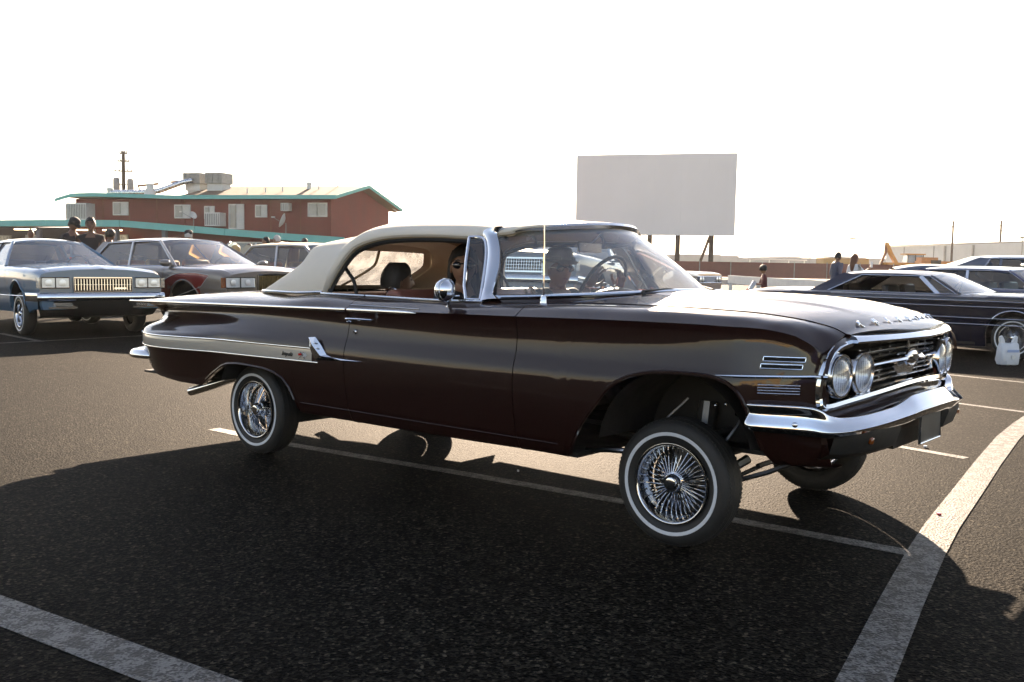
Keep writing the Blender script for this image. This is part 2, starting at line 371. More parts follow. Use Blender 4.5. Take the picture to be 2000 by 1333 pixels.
# tail panel with lamps
d = MB(); B = secB(-4.24, True); zz = [p for p in B if p[1] >= .55]
d.grid([[(-4.24, -y, z) for y, z in zz], [(-4.262, -max(0, y-.06), z) for y, z in zz], [(-4.275, -.2, z) for y, z in zz], [(-4.275, .2, z) for y, z in zz], [(-4.262, max(0, y-.06), z) for y, z in zz], [(-4.24, y, z) for y, z in zz]])
d.build('tail_panel', M['maroon'], CAR)
d = MB(); d.b2(-4.26, -4.18, -.74, .74, .40, .56); d.b2(-4.25, -3.5, -.86, .86, .425, .44); d.build('rear_valance', M['under'], CAR)
for y in (-.72, -.52, -.32, .32, .52, .72):
    lm = MB().lathe([(0, -4.305), (.03, -4.30), (.042, -4.285), (.044, -4.262)], (0, y, .72), 'X', 18).build('tail_lamp', M['red_lens'], CAR)
    MB().lathe([(.044, -4.25), (.046, -4.29), (.054, -4.29), (.056, -4.25)], (0, y, .72), 'X', 18).build('bezel', M['chrome'], lm)
# ---- hood
def hoodz(x, y):
    ye = max(.5, FA[0][0](min(x, .71))); e = FA[0][1](min(x, .71)) - max(0, x-.71)*.12
    c = HC_(x); v = e+(c-e)*max(0, 1-(abs(y)/ye)**2.4)
    s = 1/(1+math.exp(-(.355-abs(y))/.012)); fade = min(1, max(0, (.66-x)/.25))
    return v+.009*(s-.5)*fade+.0045*fade
HC_ = curve([(-.9,1.10),(-.244,1.104),(.0,1.102),(.369,1.086),(.557,1.066),(.66,1.043),(.75,1.012),(.80,.990),(.82,.975)])
XW = lambda y: -.45-.6*(min(abs(y), .8)/.8)**3.2     # windshield base in plan
hf = lambda y: .815-.165*abs(y)**2.0
hb = lambda y: XW(y)+.11 if abs(y) < .66 else XW(.66)+.11+(abs(y)-.66)*.2
ys = sorted(list(np.linspace(-.715, -.40, 10))+list(np.linspace(-.385, -.325, 9))+list(np.linspace(-.30, .30, 17))+list(np.linspace(.325, .385, 9))+list(np.linspace(.40, .715, 10)))
us = np.concatenate([np.linspace(0, .8, 26), np.linspace(.815, 1, 16)]); rows = []
for u in us:
    r = []
    for y in ys:
        x = hb(y)+(hf(y)-hb(y))*u; yy = y*(min(1, (FA[0][0](min(max(x, -.7), .71))-.005)/.715)) if x > .3 else y
        r.append((x, yy, hoodz(x, yy)+.003))
    rows.append(r)
h = MB(); h.grid(rows)
h.grid([rows[-1], [(p[0]-.012, p[1], p[2]-.014) for p in rows[-1]], [(p[0]-.05, p[1], p[2]-.02) for p in rows[-1]]])
for j in (0, -1): h.grid([[r[j] for r in rows], [(r[j][0], r[j][1]*.992, r[j][2]-.02) for r in rows]])
h.grid([rows[0], [(p[0]+.02, p[1], p[2]-.02) for p in rows[0]]])
hood = h.build('hood', M['maroon'], CAR, ang=50)
# cowl between hood and glass
c = MB(); yy = np.linspace(-.80, .80, 41)
zc = lambda y: 1.066+.040*(1-(abs(y)/.8)**2)
c.grid([[(XW(y)-.03, y, zc(y)-.004) for y in yy], [(XW(y)+.03, y, zc(y)-.012) for y in yy], [(XW(y)+.10 if abs(y) < .66 else XW(y)+.06, y*.99, hoodz(XW(y)+.1, y)-.016) for y in yy], [(XW(y)+.16, y*.98, hoodz(XW(y)+.16, y)-.03) for y in yy]])
c.build('cowl', M['maroon'], CAR)
# rain gap liner under seams
g = MB(); g.grid([[(x, -(FA[0][0](x)+.03), FA[0][1](x)-.03) for x in np.linspace(-.74, .68, 30)], [(x, -(FA[0][0](x)-.06), FA[0][1](x)-.035) for x in np.linspace(-.74, .68, 30)]]); g.mir()
for xd in (-1.9645, -.7645):
    S = [(FA[3][0](xd), FA[3][1](xd))]+[(fy(xd), fz(xd)) for fy, fz in FB]; S = secA(xd)+[tuple(p) for p in spl(S, 4)]
    g.grid([[(xd-.02, -(y-.018), z-.006) for y, z in S], [(xd+.02, -(y-.018), z-.006) for y, z in S]])
g.build('seam_liner', M['gap'], CAR)
# arch lips
def arch_lip(xs):
    return [(x, -(secB(x)[-1][0]+.001), ZB(x)+.003) for x in xs]
for xs in ([b for b in BRK if -3.33 <= b <= -2.43], [b for b in BRK if -.45 <= b <= .47]):
    t = MB().tube(arch_lip(xs), .0085, 6)
    t.build('wheel_arch_lip', M['maroon'], CAR); t.mirrored().build('wheel_arch_lip', M['maroon'], CAR)
t = MB().tube([(x, -(side_y(x, .418)+.0), .412) for x in np.linspace(-2.38, -.52, 30)], .0025, 6); t.build('rocker_trim', M['maroon'], CAR); t.mirrored().build('rocker_trim', M['maroon'], CAR)
# ---- wheel wells and underbody
for xc, zc_, rr, a0_, a1_ in ((.06, .42, .375, .22, math.pi-.12), (-2.86, .30, .40, -.05, math.pi-.42)):
    w = MB(); yi = -.47 if xc > 0 else -.60; w.lathe([(rr, -.93), (rr, yi), (.02, yi)], (xc, 0, zc_), 'Y', 28, arc=(a0_, a1_)); w.build('wheel_well', M['under'], CAR); w.mirrored().build('wheel_well', M['under'], CAR)
u = MB(); u.b2(-2.42, -.45, -.90, .90, .348, .372); u.b2(-3.5, -2.4, -.60, .60, .48, .50); u.b2(-4.2, -3.4, -.80, .80, .44, .46); u.b2(-.45, .52, -.60, .60, .42, .44)
u.b2(-1.3, -1.27, -.82, .82, .37, 1.02); u.b2(-2.95, -2.92, -.62, .62, .45, .99)
u.build('floor_pan', M['under'], CAR)
fr = MB()
for s in (-1, 1):
    fr.tube([(.45, s*.42, .46), (-.1, s*.42, .44), (-.6, s*.36, .36), (-1.35, s*.12, .335), (-2.1, s*.38, .35), (-2.6, s*.50, .42), (-3.3, s*.50, .47), (-4.1, s*.48, .47)], .045, 4)
fr.b2(-.75, -.15, -.22, .22, .30, .42); fr.b2(-2.35, -1.8, -.70, -.40, .325, .36); fr.box((-.02, 0, .40), (.16, .84, .09))
fr.build('chassis_frame', M['under'], CAR)
ax = MB().tube([(HX, -.74, .289), (HX, .74, .289)], .038, 10); ax.sphere((HX, 0, .289), .14, 12, 8, (.8, 1, 1)); ax.tube([(HX+.1, 0, .29), (-2.1, 0, .34), (-.7, 0, .38)], .035, 8)
for s in (-1, 1):
    ax.tube([(HX, s*.45, .25), (-2.35, s*.50, .33)], .022, 6); ax.tube([(HX-.05, s*.42, .26), (HX-.05, s*.42, .52)], .045, 10)
ax.build('rear_axle', M['under'], CAR)
fs = MB()
for s in (-1, 1):
    fs.tube([(-.16, s*.40, .36), (0, s*.70, .20), (.16, s*.40, .36)], .022, 6); fs.tube([(-.12, s*.42, .50), (0, s*.66, .46), (.12, s*.42, .50)], .018, 6)
    fs.tube([(0, s*.56, .27), (0, s*.50, .62)], .045, 10); fs.box((0, s*.70, .32), (.07, .06, .26))
    fs.tube([(.02, s*.62, .22), (.30, s*.48, .33), (.53, s*.42, .44)], .012, 6); fs.tube([(.12, s*.68, .26), (.16, s*.2, .31)], .010, 6)
fs.tube([(.16, -.3, .31), (.16, .3, .31)], .012, 6)
for s in (-1, 1):
    fs.tube(spl([(.05, s*.60, .30), (.16, s*.66, .45), (.22, s*.58, .60), (.14, s*.50, .70)], 5), .008, 6); 
    fs.tube(spl([(-.10, s*.62, .34), (-.14, s*.68, .50), (-.05, s*.60, .64)], 5), .006, 6); 
    MB().sphere((.22, s*.64, .60), .014, 8, 6).build('glint_bead', M['chrome'], CAR); MB().sphere((.12, s*.66, .63), .009, 8, 6).build('glint_bead', M['chrome'], CAR); MB().sphere((.17, s*.66, .64), .008, 8, 6).build('glint_bead', M['chrome'], CAR)  # small chrome beads added as glints inside the dark wheel wells
fs.build('front_suspension', M['susp'], CAR)
ex = MB().tube([(-2.2, -.55, .34), (-2.6, -.62, .44), (-3.1, -.68, .50), (-3.42, -.70, .438), (-3.72, -.70, .355), (-3.92, -.70, .302)], [.026]*4+[.030, .030], 14, caps=False)
ex.build('exhaust_pipe', M['chrome'], CAR); ex.mirrored().build('exhaust_pipe', M['chrome'], CAR)
hp = MB().tube([(-.47, -.80, .372), (-.36, -.79, .385), (-.27, -.78, .39)], .014, 8); hp.build('side_pipe', M['chrome_dull'], CAR); hp.mirrored().build('side_pipe', M['chrome_dull'], CAR)
# ---- wheels
def wire_wheel(name, loc, rz=0., cam_=0.):
    w = bpy.data.objects.new(name, None); COL.objects.link(w); w.parent = CAR; w.location = loc; w.rotation_euler = (cam_, 0, rz); return w
TY = MB().lathe([(.178,-.058),(.19,-.070),(.214,-.080),(.232,-.0825),(.250,-.079),(.266,-.071),(.277,-.058),(.283,-.042),(.285,-.02),(.285,.02),(.283,.042),(.277,.058),(.266,.071),(.250,.079),(.232,.0825),(.214,.080),(.19,.070),(.178,.058)], axis='Y', n=64).mesh('tyre', M['tyre'], 40)
WR = MB().lathe([(.2135,-.0802),(.2138,-.0825),(.2215,-.0842),(.229,-.0838),(.2293,-.0815)], axis='Y', n=64).mesh('whitewall', M['white_rub'], 40)
TG = MB()
for k in range(3): TG.lathe([(.2842,-.030+k*.024),(.2860,-.028+k*.024),(.2860,-.014+k*.024),(.2842,-.012+k*.024)], axis='Y', n=64)
for k in range(90):
    a = 2*math.pi*k/90
    for sy in (-1, 1): TG.box((.2765*math.cos(a), sy*.048, .2765*math.sin(a)), (.009, .016, .010), ry=-a)
TG = TG.mesh('tread', M['tyre'], 40)
RM = MB().lathe([(.176,-.060),(.181,-.072),(.180,-.078),(.175,-.079),(.169,-.074),(.165,-.060),(.163,-.040),(.160,-.028),(.152,-.014),(.148,-.004),(.147,.012),(.150,.030),(.165,.055),(.175,.062)], axis='Y', n=64).mesh('rim', M['spoke'], 60)
SP = MB()
for k in range(72):
    a = 2*math.pi*k/72; lv = k % 2
    r0, y0, da = ((.042,-.050,.05), (.048,.010,-.05))[lv]; y1 = (-.010, .008)[lv]
    p = (r0*math.cos(a+da*2.2), y0, r0*math.sin(a+da*2.2)); q = (.149*math.cos(a), y1, .149*math.sin(a))
    SP.tube([p, q], .0021, 4, caps=False); SP.tube([(q[0]*.93, y1+(y0-y1)*.1, q[2]*.93), q], .0034, 5)
SP = SP.mesh('spokes', M['spoke'], 60)
HB = MB().lathe([(0,-.078),(.018,-.078),(.026,-.076),(.028,-.070),(.036,-.070),(.039,-.064),(.040,-.052),(.034,-.046),(.048,-.040),(.052,-.03),(.046,-.02),(.050,.02),(.060,.04)], axis='Y', n=32).mesh('hub_cap', M['chrome'], 30)
HD = MB().lathe([(.05,.045),(.155,.050)], axis='Y', n=32).mesh('brake_drum', M['under'], 30)
first = True
for nm, x, y, rz in (('wheel', 0, -.752, R(1.5)), ('wheel', HX, -.747, 0), ('wheel', 0, .752, R(1.5)), ('wheel', HX, .747, 0)):
    w = wire_wheel(nm, (x, y, .286), rz+(math.pi if y > 0 else 0))
    for me, n in ((TY, 'tyre'), (WR, 'whitewall'), (TG, 'tread'), (RM, 'rim'), (SP, 'spokes'), (HB, 'hub_cap'), (HD, 'brake_drum')):
        o = bpy.data.objects.new(n, me); COL.objects.link(o); o.parent = w
        if n == 'spokes': o['kind'] = 'stuff'
# ---- side trim
def strip(name, pts, prof, m, both=True):
    s = MB().sweep(pts, prof, up=(0, 0, 1))
    o = s.build(name, m, CAR); 
    if both: s.mirrored().build(name, m, CAR)
    return o
def lens_prof(w, h, n=8): return [(w*math.cos(2*math.pi*k/n), h*math.sin(2*math.pi*k/n)) for k in range(n)]
xs = list(np.arange(-4.43, -1.972, .06))+[-1.972]
strip('fin_trim', [(x, -(FA[3][0](x)+.001), FA[3][1](x)-.006) for x in xs], lens_prof(.005, .0105), M['chrome'])
xs = list(np.linspace(-1.957, -1.42, 14))
s = MB().sweep([(x, -(FA[3][0](x)+.001), FA[3][1](x)-.006) for x in xs], lens_prof(.005, .0105), scale=[1]*11+[.9, .65, .15]); s.build('door_trim', M['chrome'], CAR); s.mirrored().build('door_trim', M['chrome'], CAR)
s = MB().tube([(x, -(FA[2][0](x)+.022), FA[2][1](x)-.010) for x in xs], .0022, 6); s.build('door_trim_line', M['chrome'], CAR); s.mirrored().build('door_trim_line', M['chrome'], CAR)
zt = lin([(-4.24,.716),(-3.1,.7305),(-2.22,.7365)]); zl = lin([(-4.24,.638),(-3.1,.650),(-2.0,.662)])
xs = [-4.238, -4.22, -4.19, -4.15, -4.1]+list(np.linspace(-4.0, -2.235, 30))
band = MB(); band.grid([[(x, -(side_y(x, z)+.0022), z) for z in np.linspace(zt(x), zl(x), 7)] for x in xs])
bd = band.build('side_band', M['cream'], CAR, label='cream flank band between chrome strips'); band.mirrored().build('side_band', M['cream'], CAR, label='cream flank band between chrome strips')
strip('band_trim', [(x, -(side_y(x, zt(x))+.002), zt(x)) for x in xs], lens_prof(.004, .006), M['chrome'])
strip('band_trim', [(x, -(side_y(x, zl(x))+.002), zl(x)) for x in xs+[-2.18]], lens_prof(.004, .006), M['chrome'])
rear_loop = MB().tube([(-4.22, -(side_y(-4.22, .7)+.004), .717), (-4.248, -.86, .70), (-4.252, -.858, .66), (-4.22, -(side_y(-4.22, .65)+.004), .638)], .006, 8); rear_loop.build('band_end_trim', M['chrome'], CAR); rear_loop.mirrored().build('band_end_trim', M['chrome'], CAR)
# spear ornament
def spear():
    s = MB(); P = [(-2.262, .800), (-2.20, .806), (-2.15, .762), (-2.105, .712), (-2.06, .700), (-1.95, .697), (-1.81, .696), (-1.95, .686), (-2.10, .680), (-2.20, .678), (-2.238, .715), (-2.255, .76)]
    s.poly([(x, -1.002, z) for x, z in P], (0, -.004, 0)); 
    C_ = (-2.17, .725); s.add([(x, -1.006, z) for x, z in P]+[(-2.205, -1.026, .76), (-2.14, -1.022, .705), (-1.98, -1.012, .691)], [(0, 1, 12), (1, 2, 12), (2, 13, 12), (2, 3, 13), (3, 4, 13), (4, 5, 14), (4, 14, 13), (5, 6, 14), (6, 7, 14), (7, 8, 14), (8, 13, 14), (8, 9, 13), (9, 10, 13), (10, 12, 13), (10, 11, 12), (11, 0, 12)])
    for (x, z) in ((-2.185, .775), (-2.165, .745)): s.sphere((x, -1.023, z), .009, 8, 6, (1.3, .5, .5))
    return s
s = spear(); s.build('spear_ornament', M['chrome'], CAR, ang=20); s.mirrored().build('spear_ornament', M['chrome'], CAR, ang=20)
yb = -(side_y(-2.45, .69)+.003)
text('Impala', .036, .003, M['gap'], 'script_badge', CAR, Matrix.Translation((-2.455, yb-.001, .692)) @ Matrix.Rotation(math.pi/2, 4, 'X'), shear=.45, spacing=1.05)
fl = MB(); fl.tube([(-2.345, yb-.003, .672), (-2.30, yb-.003, .712)], .002, 5); fl.tube([(-2.285, yb-.003, .672), (-2.33, yb-.003, .712)], .002, 5); fl.build('flag_badge', M['chrome'], CAR)
MB().poly([(-2.345, yb-.002, .690), (-2.318, yb-.002, .694), (-2.322, yb-.002, .706), (-2.348, yb-.002, .702)], (0, -.003, 0)).build('red_flag', M['red_lens'], CAR)
fl = MB()
for i in range(4):
    for j in range(3):
        if (i+j) % 2 == 0: fl.b2(-2.305+i*.008, -2.297+i*.008, yb-.0055, yb-.002, .686+j*.007, .693+j*.007)
fl.build('checkered_flag', M['white_rub'], CAR)
for x, z in ((-1.905, .850),):
    MB().lathe([(0,-.012),(.007,-.012),(.010,-.009),(.0135,-.006),(.014,0)], (x, -side_y(x, z), z), 'Y', 16).build('door_lock', M['chrome'], CAR)
hd = MB().tube(spl([(-1.955, -.972, .915), (-1.94, -1.008, .920), (-1.85, -1.012, .923), (-1.77, -1.000, .922), (-1.755, -.975, .921)], 4), [.004]+[.0075]*15+[.004], 8); hd.sphere((-1.935, -.99, .905), .014, 10, 6, (1.3, .9, .7))
hd.build('door_handle', M['chrome'], CAR); hd.mirrored().build('door_handle', M['chrome'], CAR)
# belt trim along the top of door and quarter
for a_, b_, n in ((-2.36, -1.969, 6), (-1.960, -1.10, 10)):
    strip('belt_trim', [(x, -(FA[0][0](x)+.006), FA[0][1](x)+.004) for x in np.linspace(a_, b_, n)], lens_prof(.007, .0075), M['chrome'])
# mirror (dome) and antenna
mr = MB().sphere((-1.245, -.965, 1.098), .058, 24, 14, (.85, 1, 1)); mr.lathe([(.058, -1.245), (.062, -1.238), (.060, -1.228), (0, -1.226)], (0, -.965, 1.098), 'X', 24)
mr.tube([(-1.23, -.955, 1.045), (-1.245, -.93, 1.02), (-1.275, -.915, 1.005)], [.008, .009, .016], 8)
mr.sphere((-1.285, -.915, 1.002), .03, 12, 8, (1.9, .8, .35)); mr.box((-1.20, -.965, 1.073), (.07, .05, .006))
o = mr.build('side_mirror', M['chrome'], CAR); mr.mirrored().build('side_mirror', M['chrome'], CAR)
an = MB().tube([(-.745, -.80, 1.045), (-.745, -.80, 1.075), (-.745, -.80, 1.088)], [.017, .015, .010], 10); an.sphere((-.745, -.80, 1.046), .02, 12, 6, (1.1, 1.1, .4))
ant = an.build('antenna', M['chrome'], CAR)
MB().tube([(-.745, -.80, 1.08), (-.746, -.80, 1.30), (-.746, -.80, 1.345), (-.747, -.80, 1.40), (-.747, -.80, 1.62)], [.0042, .0042, .0025, .0025, .0013], 6).build('mast', M['chrome'], ant)
# fender vents
for x0, x1, z0 in ((.478, .638, .879), (.470, .630, .850)):
    pr = [(x, z) for x, z in ((x0, z0-.009), (x1, z0-.010), (x1+.002, z0+.008), (x0+.002, z0+.009))]
    loop = [(x, -(side_y(x, z)+.003), z) for x, z in pr]
    loop2 = [tuple(np.array(loop[i])*(1-t)+np.array(loop[(i+1) % 4])*t) for i in range(4) for t in np.linspace(0, 1, 5)[:-1]]
    loop2 = [(x, -(side_y(x, z)+.003), z) for x, y, z in loop2]
    v_ = MB().tube(loop2, .0028, 6, closed=True); v_.build('vent_trim', M['chrome'], CAR); v_.mirrored().build('vent_trim', M['chrome'], CAR)
    q = MB(); q.grid([[(x, -(side_y(x, z)+.0015), z) for x in np.linspace(x0, x1, 6)] for z in (z0-.008, z0+.008)]); q.build('vent_slot', M['gap'], CAR); q.mirrored().build('vent_slot', M['gap'], CAR)
for k in range(4):
    z = .776-.0112*k; v_ = MB().tube([(x, -(side_y(x, z)+.002), z) for x in np.linspace(.466, .628, 6)], .0017, 5); v_.build('fender_louvre', M['chrome_dull'], CAR); v_.mirrored().build('fender_louvre', M['chrome_dull'], CAR)
xs = np.linspace(.285, .672, 12); s = MB().sweep([(x, -(side_y(x, .808)+.003), .803+.010*(x-.285)/.4) for x in xs]+[(.705, -.905, .814), (.722, -.89, .814)], lens_prof(.008, .0075), scale=[.2, .6, .9]+[1]*11)
s.build('fender_spear', M['chrome'], CAR); s.mirrored().build('fender_spear', M['chrome'], CAR)
# ---- soft top
WT = curve([(-2.35,.83,1.045),(-2.316,.77,1.176),(-2.251,.715,1.294),(-2.167,.69,1.339),(-2.02,.672,1.370),(-1.82,.66,1.382),(-1.59,.652,1.382),(-1.365,.648,1.376),(-1.20,.642,1.39)], 1)
EDGE = spl([(-1.10,-.62,1.402),(-1.195,-.642,1.392),(-1.365,-.650,1.378),(-1.59,-.655,1.386),(-1.82,-.662,1.386),(-2.02,-.674,1.374),(-2.167,-.692,1.342),(-2.251,-.716,1.295),(-2.316,-.772,1.176),(-2.352,-.828,1.050)], 4)
base = spl([(-2.352,-.828,1.050),(-2.60,-.815,1.038),(-2.85,-.775,1.036),(-3.08,-.70,1.032),(-3.20,-.62,1.030),(-3.235,-.57,1.029)], 4)
EDGE = EDGE+base[1:]
n = len(EDGE); nb = len(base)-1; k0 = n-nb-1
TOPX = curve([(0, -.875), (4, -1.0), (14, -1.50), (24, -2.05), (32, -2.40), (k0, -2.52), (n-1, -2.82)]); TOPZ = curve([(-.875,1.452),(-.95,1.466),(-1.1,1.482),(-1.4,1.492),(-1.9,1.497),(-2.2,1.482),(-2.4,1.452),(-2.6,1.405),(-2.82,1.352)])
LAST = spl([(-3.235,-.57,1.029),(-3.06,-.575,1.095),(-2.90,-.565,1.165),(-2.835,-.56,1.205),(-2.82,-.555,1.25),(-2.815,-.545,1.29),(-2.80,-.51,1.318),(-2.79,-.42,1.338),(-2.80,-.2,1.350),(-2.82,0,1.352)], 4)
NL = len(LAST); rows = []
def cross(E, T, m=NL):
    out = []
    for j in range(m):
        t = j/(m-1); th = t*math.pi/2
        y = abs(E[1])*(1-math.sin(th)**1.0*1.0) if False else abs(E[1])*math.cos(th)
        w = (1-(y/abs(E[1]))**2.6)**(1/2.0) if y < abs(E[1]) else 0
        out.append((E[0]+(T[0]-E[0])*(1-(y/abs(E[1]))**1.6), -y, E[2]+(T[2]-E[2])*w))
    return out
for i, E_ in enumerate(EDGE):
    tx = TOPX(i); T_ = (tx, 0, TOPZ(tx)); row = cross(E_, T_)
    if i > k0-6:
        w = min(1, (i-(k0-6))/(n-1-(k0-6))); w = w*w*(3-2*w)
        # quarter: pull the section toward the corner profile, flatter and leaning
        tgt = np.array(LAST); a_ = np.array(row)
        sh = tgt.copy(); sh[:, 0] += (E_[0]-LAST[0][0])*np.linspace(1, 0, NL)**1.3+(tx+2.82)*np.linspace(0, 1, NL)**.8
        sh[:, 1] *= (1+(abs(E_[1])/.57-1)*np.linspace(1, 0, NL)**.8); sh[:, 2] += (E_[2]-LAST[0][2])*np.linspace(1, 0, NL)+(T_[2]-1.352)*np.linspace(0, 1, NL)**.7
        row = [tuple(p) for p in a_*(1-w)+sh*w]
    rows.append(row)
full = [r+[(x, -y, z) for x, y, z in r[::-1][1:]] for r in rows]
st = MB(); st.grid(full)
hem = [r[0] for r in full]; st.grid([hem, [(p[0]-.0, p[1]*.985, p[2]-.012) for p in hem], [(p[0], p[1]*.95, p[2]-.004) for p in hem]]); hem2 = [r[-1] for r in full]; st.grid([hem2, [(p[0], p[1]*.985, p[2]-.012) for p in hem2], [(p[0], p[1]*.95, p[2]-.004) for p in hem2]])
soft = st.build('soft_top', M['whitevinyl'], CAR, ang=30)
sm = soft.modifiers.new('thick', 'SOLIDIFY'); sm.thickness = .010; sm.offset = -1
# lining inside (darker)
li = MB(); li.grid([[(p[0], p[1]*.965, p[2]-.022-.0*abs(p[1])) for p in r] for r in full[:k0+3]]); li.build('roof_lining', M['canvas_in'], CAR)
fr = MB()
for k in (8, 18, 28): fr.tube([(p[0], p[1]*.94, p[2]-.035) for p in full[k]], .010, 6)
fr.tube([(p[0], p[1]*.955, p[2]-.030) for p in [r[0] for r in full[2:k0]]]+[(-2.33, -.79, 1.06)], .014, 6); fr.tube([(p[0], -p[1]*.955, p[2]-.030) for p in [r[0] for r in full[2:k0]]]+[(-2.33, .79, 1.06)], .014, 6)
for s in (-1, 1): fr.tube(spl([(-2.20, s*.70, 1.03), (-2.24, s*.69, 1.12), (-2.33, s*.675, 1.20), (-2.30, s*.665, 1.28)], 4), .011, 6)
fr.build('roof_frame', M['under'], CAR)
# back panel with plastic window
bk = MB(); wn = MB(); low = [p for p in LAST if p[2] <= 1.335]; rws = []
vs = len(low); ysn = np.concatenate([np.linspace(-1, -.86, 4), np.linspace(-.80, .80, 21), np.linspace(.86, 1, 4)])
for i, p in enumerate(low):
    t = i/(vs-1); row = []
    for q in ysn: row.append((p[0]-.06*(1-q*q)*(1-t)+.02*(1-q*q)*t, q*abs(p[1]), p[2]+.016*(1-q*q)*t*1.2-.004))
    rws.append(row)
iw = [i for i, p in enumerate(low) if 1.058 < p[2] < 1.292]
i0, i1 = iw[0], iw[-1]
def inwin(i, j): 
    return i0 <= i < i1 and 3 <= j < len(ysn)-4
bk.grid(rws, mask=inwin); bk.build('soft_top_back', M['whitevinyl'], CAR)
wn.grid([r[3:len(ysn)-3] for r in rws[i0:i1+1]]); wn.build('rear_window', M['plastic_win'], CAR)
MB().tube([rws[i][15] for i in range(i0, i1+1)], .010, 6).build('window_strap', M['canvas_in'], CAR)
# boot well and parcel shelf behind the rear seat
sh = MB(); sh.box((-2.86, 0, .985), (.40, 1.28, .03)); sh.build('top_well', M['seat2'], CAR)
for s in (-1, 1): MB().box((-2.56, s*.73, .90), (.5, .06, .24)).build('quarter_trim', M['seat'], CAR)
# base piping
MB().tube([(p[0], p[1]*1.004, p[2]+.002) for p in base]+[(-3.28, -.3, 1.03), (-3.295, 0, 1.032)]+[(-3.28, .3, 1.03)]+[(p[0], -p[1]*1.004, p[2]+.002) for p in base[::-1]], .007, 6).build('top_base_trim', M['chrome'], CAR)
# ---- windshield and its frame
base_c = [(XW(y), y, 1.072+.043*(1-(abs(y)/.8)**2)) for y in np.linspace(-.80, .80, 41)]
HDX = lambda y: -.865-.60*y*y*1.35
top_c = [(HDX(y), y, 1.437-.115*(y/.64)**2*.42) for y in np.linspace(-.64, .64, 41)]
rws = []
for v in np.linspace(0, 1, 14):
    row = []
    for a_, b_ in zip(base_c, top_c):
        p = np.array(a_)*(1-v)+np.array(b_)*v; s_ = abs(a_[1])/.8
        p[0] += .035*math.sin(math.pi*v)*(1-s_)-.012*math.sin(math.pi*v)*s_**4; p[1] *= 1-.035*math.sin(math.pi*v)*s_**4
        row.append(tuple(p))
    rws.append(row)
MB().grid(rws).build('windshield', M['windshield'], CAR, ang=60)
MB().tube([(p[0]+.004, p[1], p[2]-.004) for p in base_c], .011, 8).build('windshield_trim', M['chrome'], CAR)
MB().sweep([(p[0]-.012, p[1], p[2]+.012) for p in top_c], [(.02, -.014), (.024, .004), (.012, .018), (-.022, .020), (-.03, -.010)]).build('windshield_header', M['chrome_dull'], CAR)
MB().sweep([(p[0]-.045, p[1]*1.0, p[2]+.010) for p in top_c], [(.03, -.035), (.03, .004), (-.05, .010), (-.06, -.03)]).build('header_liner', M['canvas_in'], CAR)
for s in (1, -1):
    edge = [(r[0][0], s*r[0][1], r[0][2]) for r in rws]
    O_ = spl([(-1.113,.846,1.046),(-1.135,.80,1.11),(-1.168,.748,1.19),(-1.196,.70,1.28),(-1.226,.674,1.345),(-1.262,.662,1.385),(-1.262,.655,1.408)], 4)
    G_ = spl([(-1.015,.815,1.062),(-1.075,.792,1.10),(-1.092,.727,1.215),(-1.128,.680,1.31),(-1.160,.655,1.36),(-1.178,.645,1.395),(-1.150,.638,1.428)], 4)
    rr_ = []
    for o_, g_ in zip(O_, G_):
        o_, g_ = np.array(o_), np.array(g_); out = np.array([.05, .9, .43])
        rr_.append([tuple(o_+(-.012*out)), tuple(o_), tuple(o_*.8+g_*.2+.009*out), tuple(o_*.5+g_*.5+.012*out), tuple(o_*.2+g_*.8+.008*out), tuple(g_+.002*out), tuple(g_-.012*out)])
    rr_ = [[(x, s*y, z) for x, y, z in r] for r in rr_]
    MB().grid(rr_, cv=True).build('windshield_pillar', M['chrome'], CAR, ang=60)
    MB().tube(edge, .006, 6).build('glass_seal', M['gap'], CAR)
    # vent window frame
    vf = [(-1.218, -s*-.0, 0)]
    V = [(-1.222, .830, 1.052), (-1.262, .80, 1.12), (-1.315, .73, 1.25), (-1.362, .655, 1.372)]
    W2 = [(-1.362, .655, 1.372), (-1.28, .652, 1.370), (-1.235, .668, 1.345), (-1.205, .695, 1.28), (-1.172, .745, 1.19), (-1.140, .80, 1.10), (-1.122, .832, 1.052)]
    V = [(x, -s*y, z) for x, y, z in V]; W2 = [(x, -s*y, z) for x, y, z in spl(W2, 3)]
    vo = MB().tube(V, .009, 6).tube(W2, .0105, 6).tube([W2[-1], V[0]], .007, 6).build('vent_window', M['chrome'], CAR)
    MB().tube([(x*.0+x+.024*(-1 if k > 99 else 0)-.018, y, z-.016) for k, (x, y, z) in enumerate(W2[2:])], .005, 6).build('inner_frame', M['chrome'], vo)
    n_ = 8; Vv = [tuple(np.array(V[0])*(1-t)+np.array(V[-1])*t) for t in np.linspace(0, 1, n_)]; Ww = [W2[::-1][int(round(t*(len(W2)-4)))] for t in np.linspace(0, 1, n_)]
    MB().grid([Vv, Ww]).build('vent_pane', M['tint'], vo)
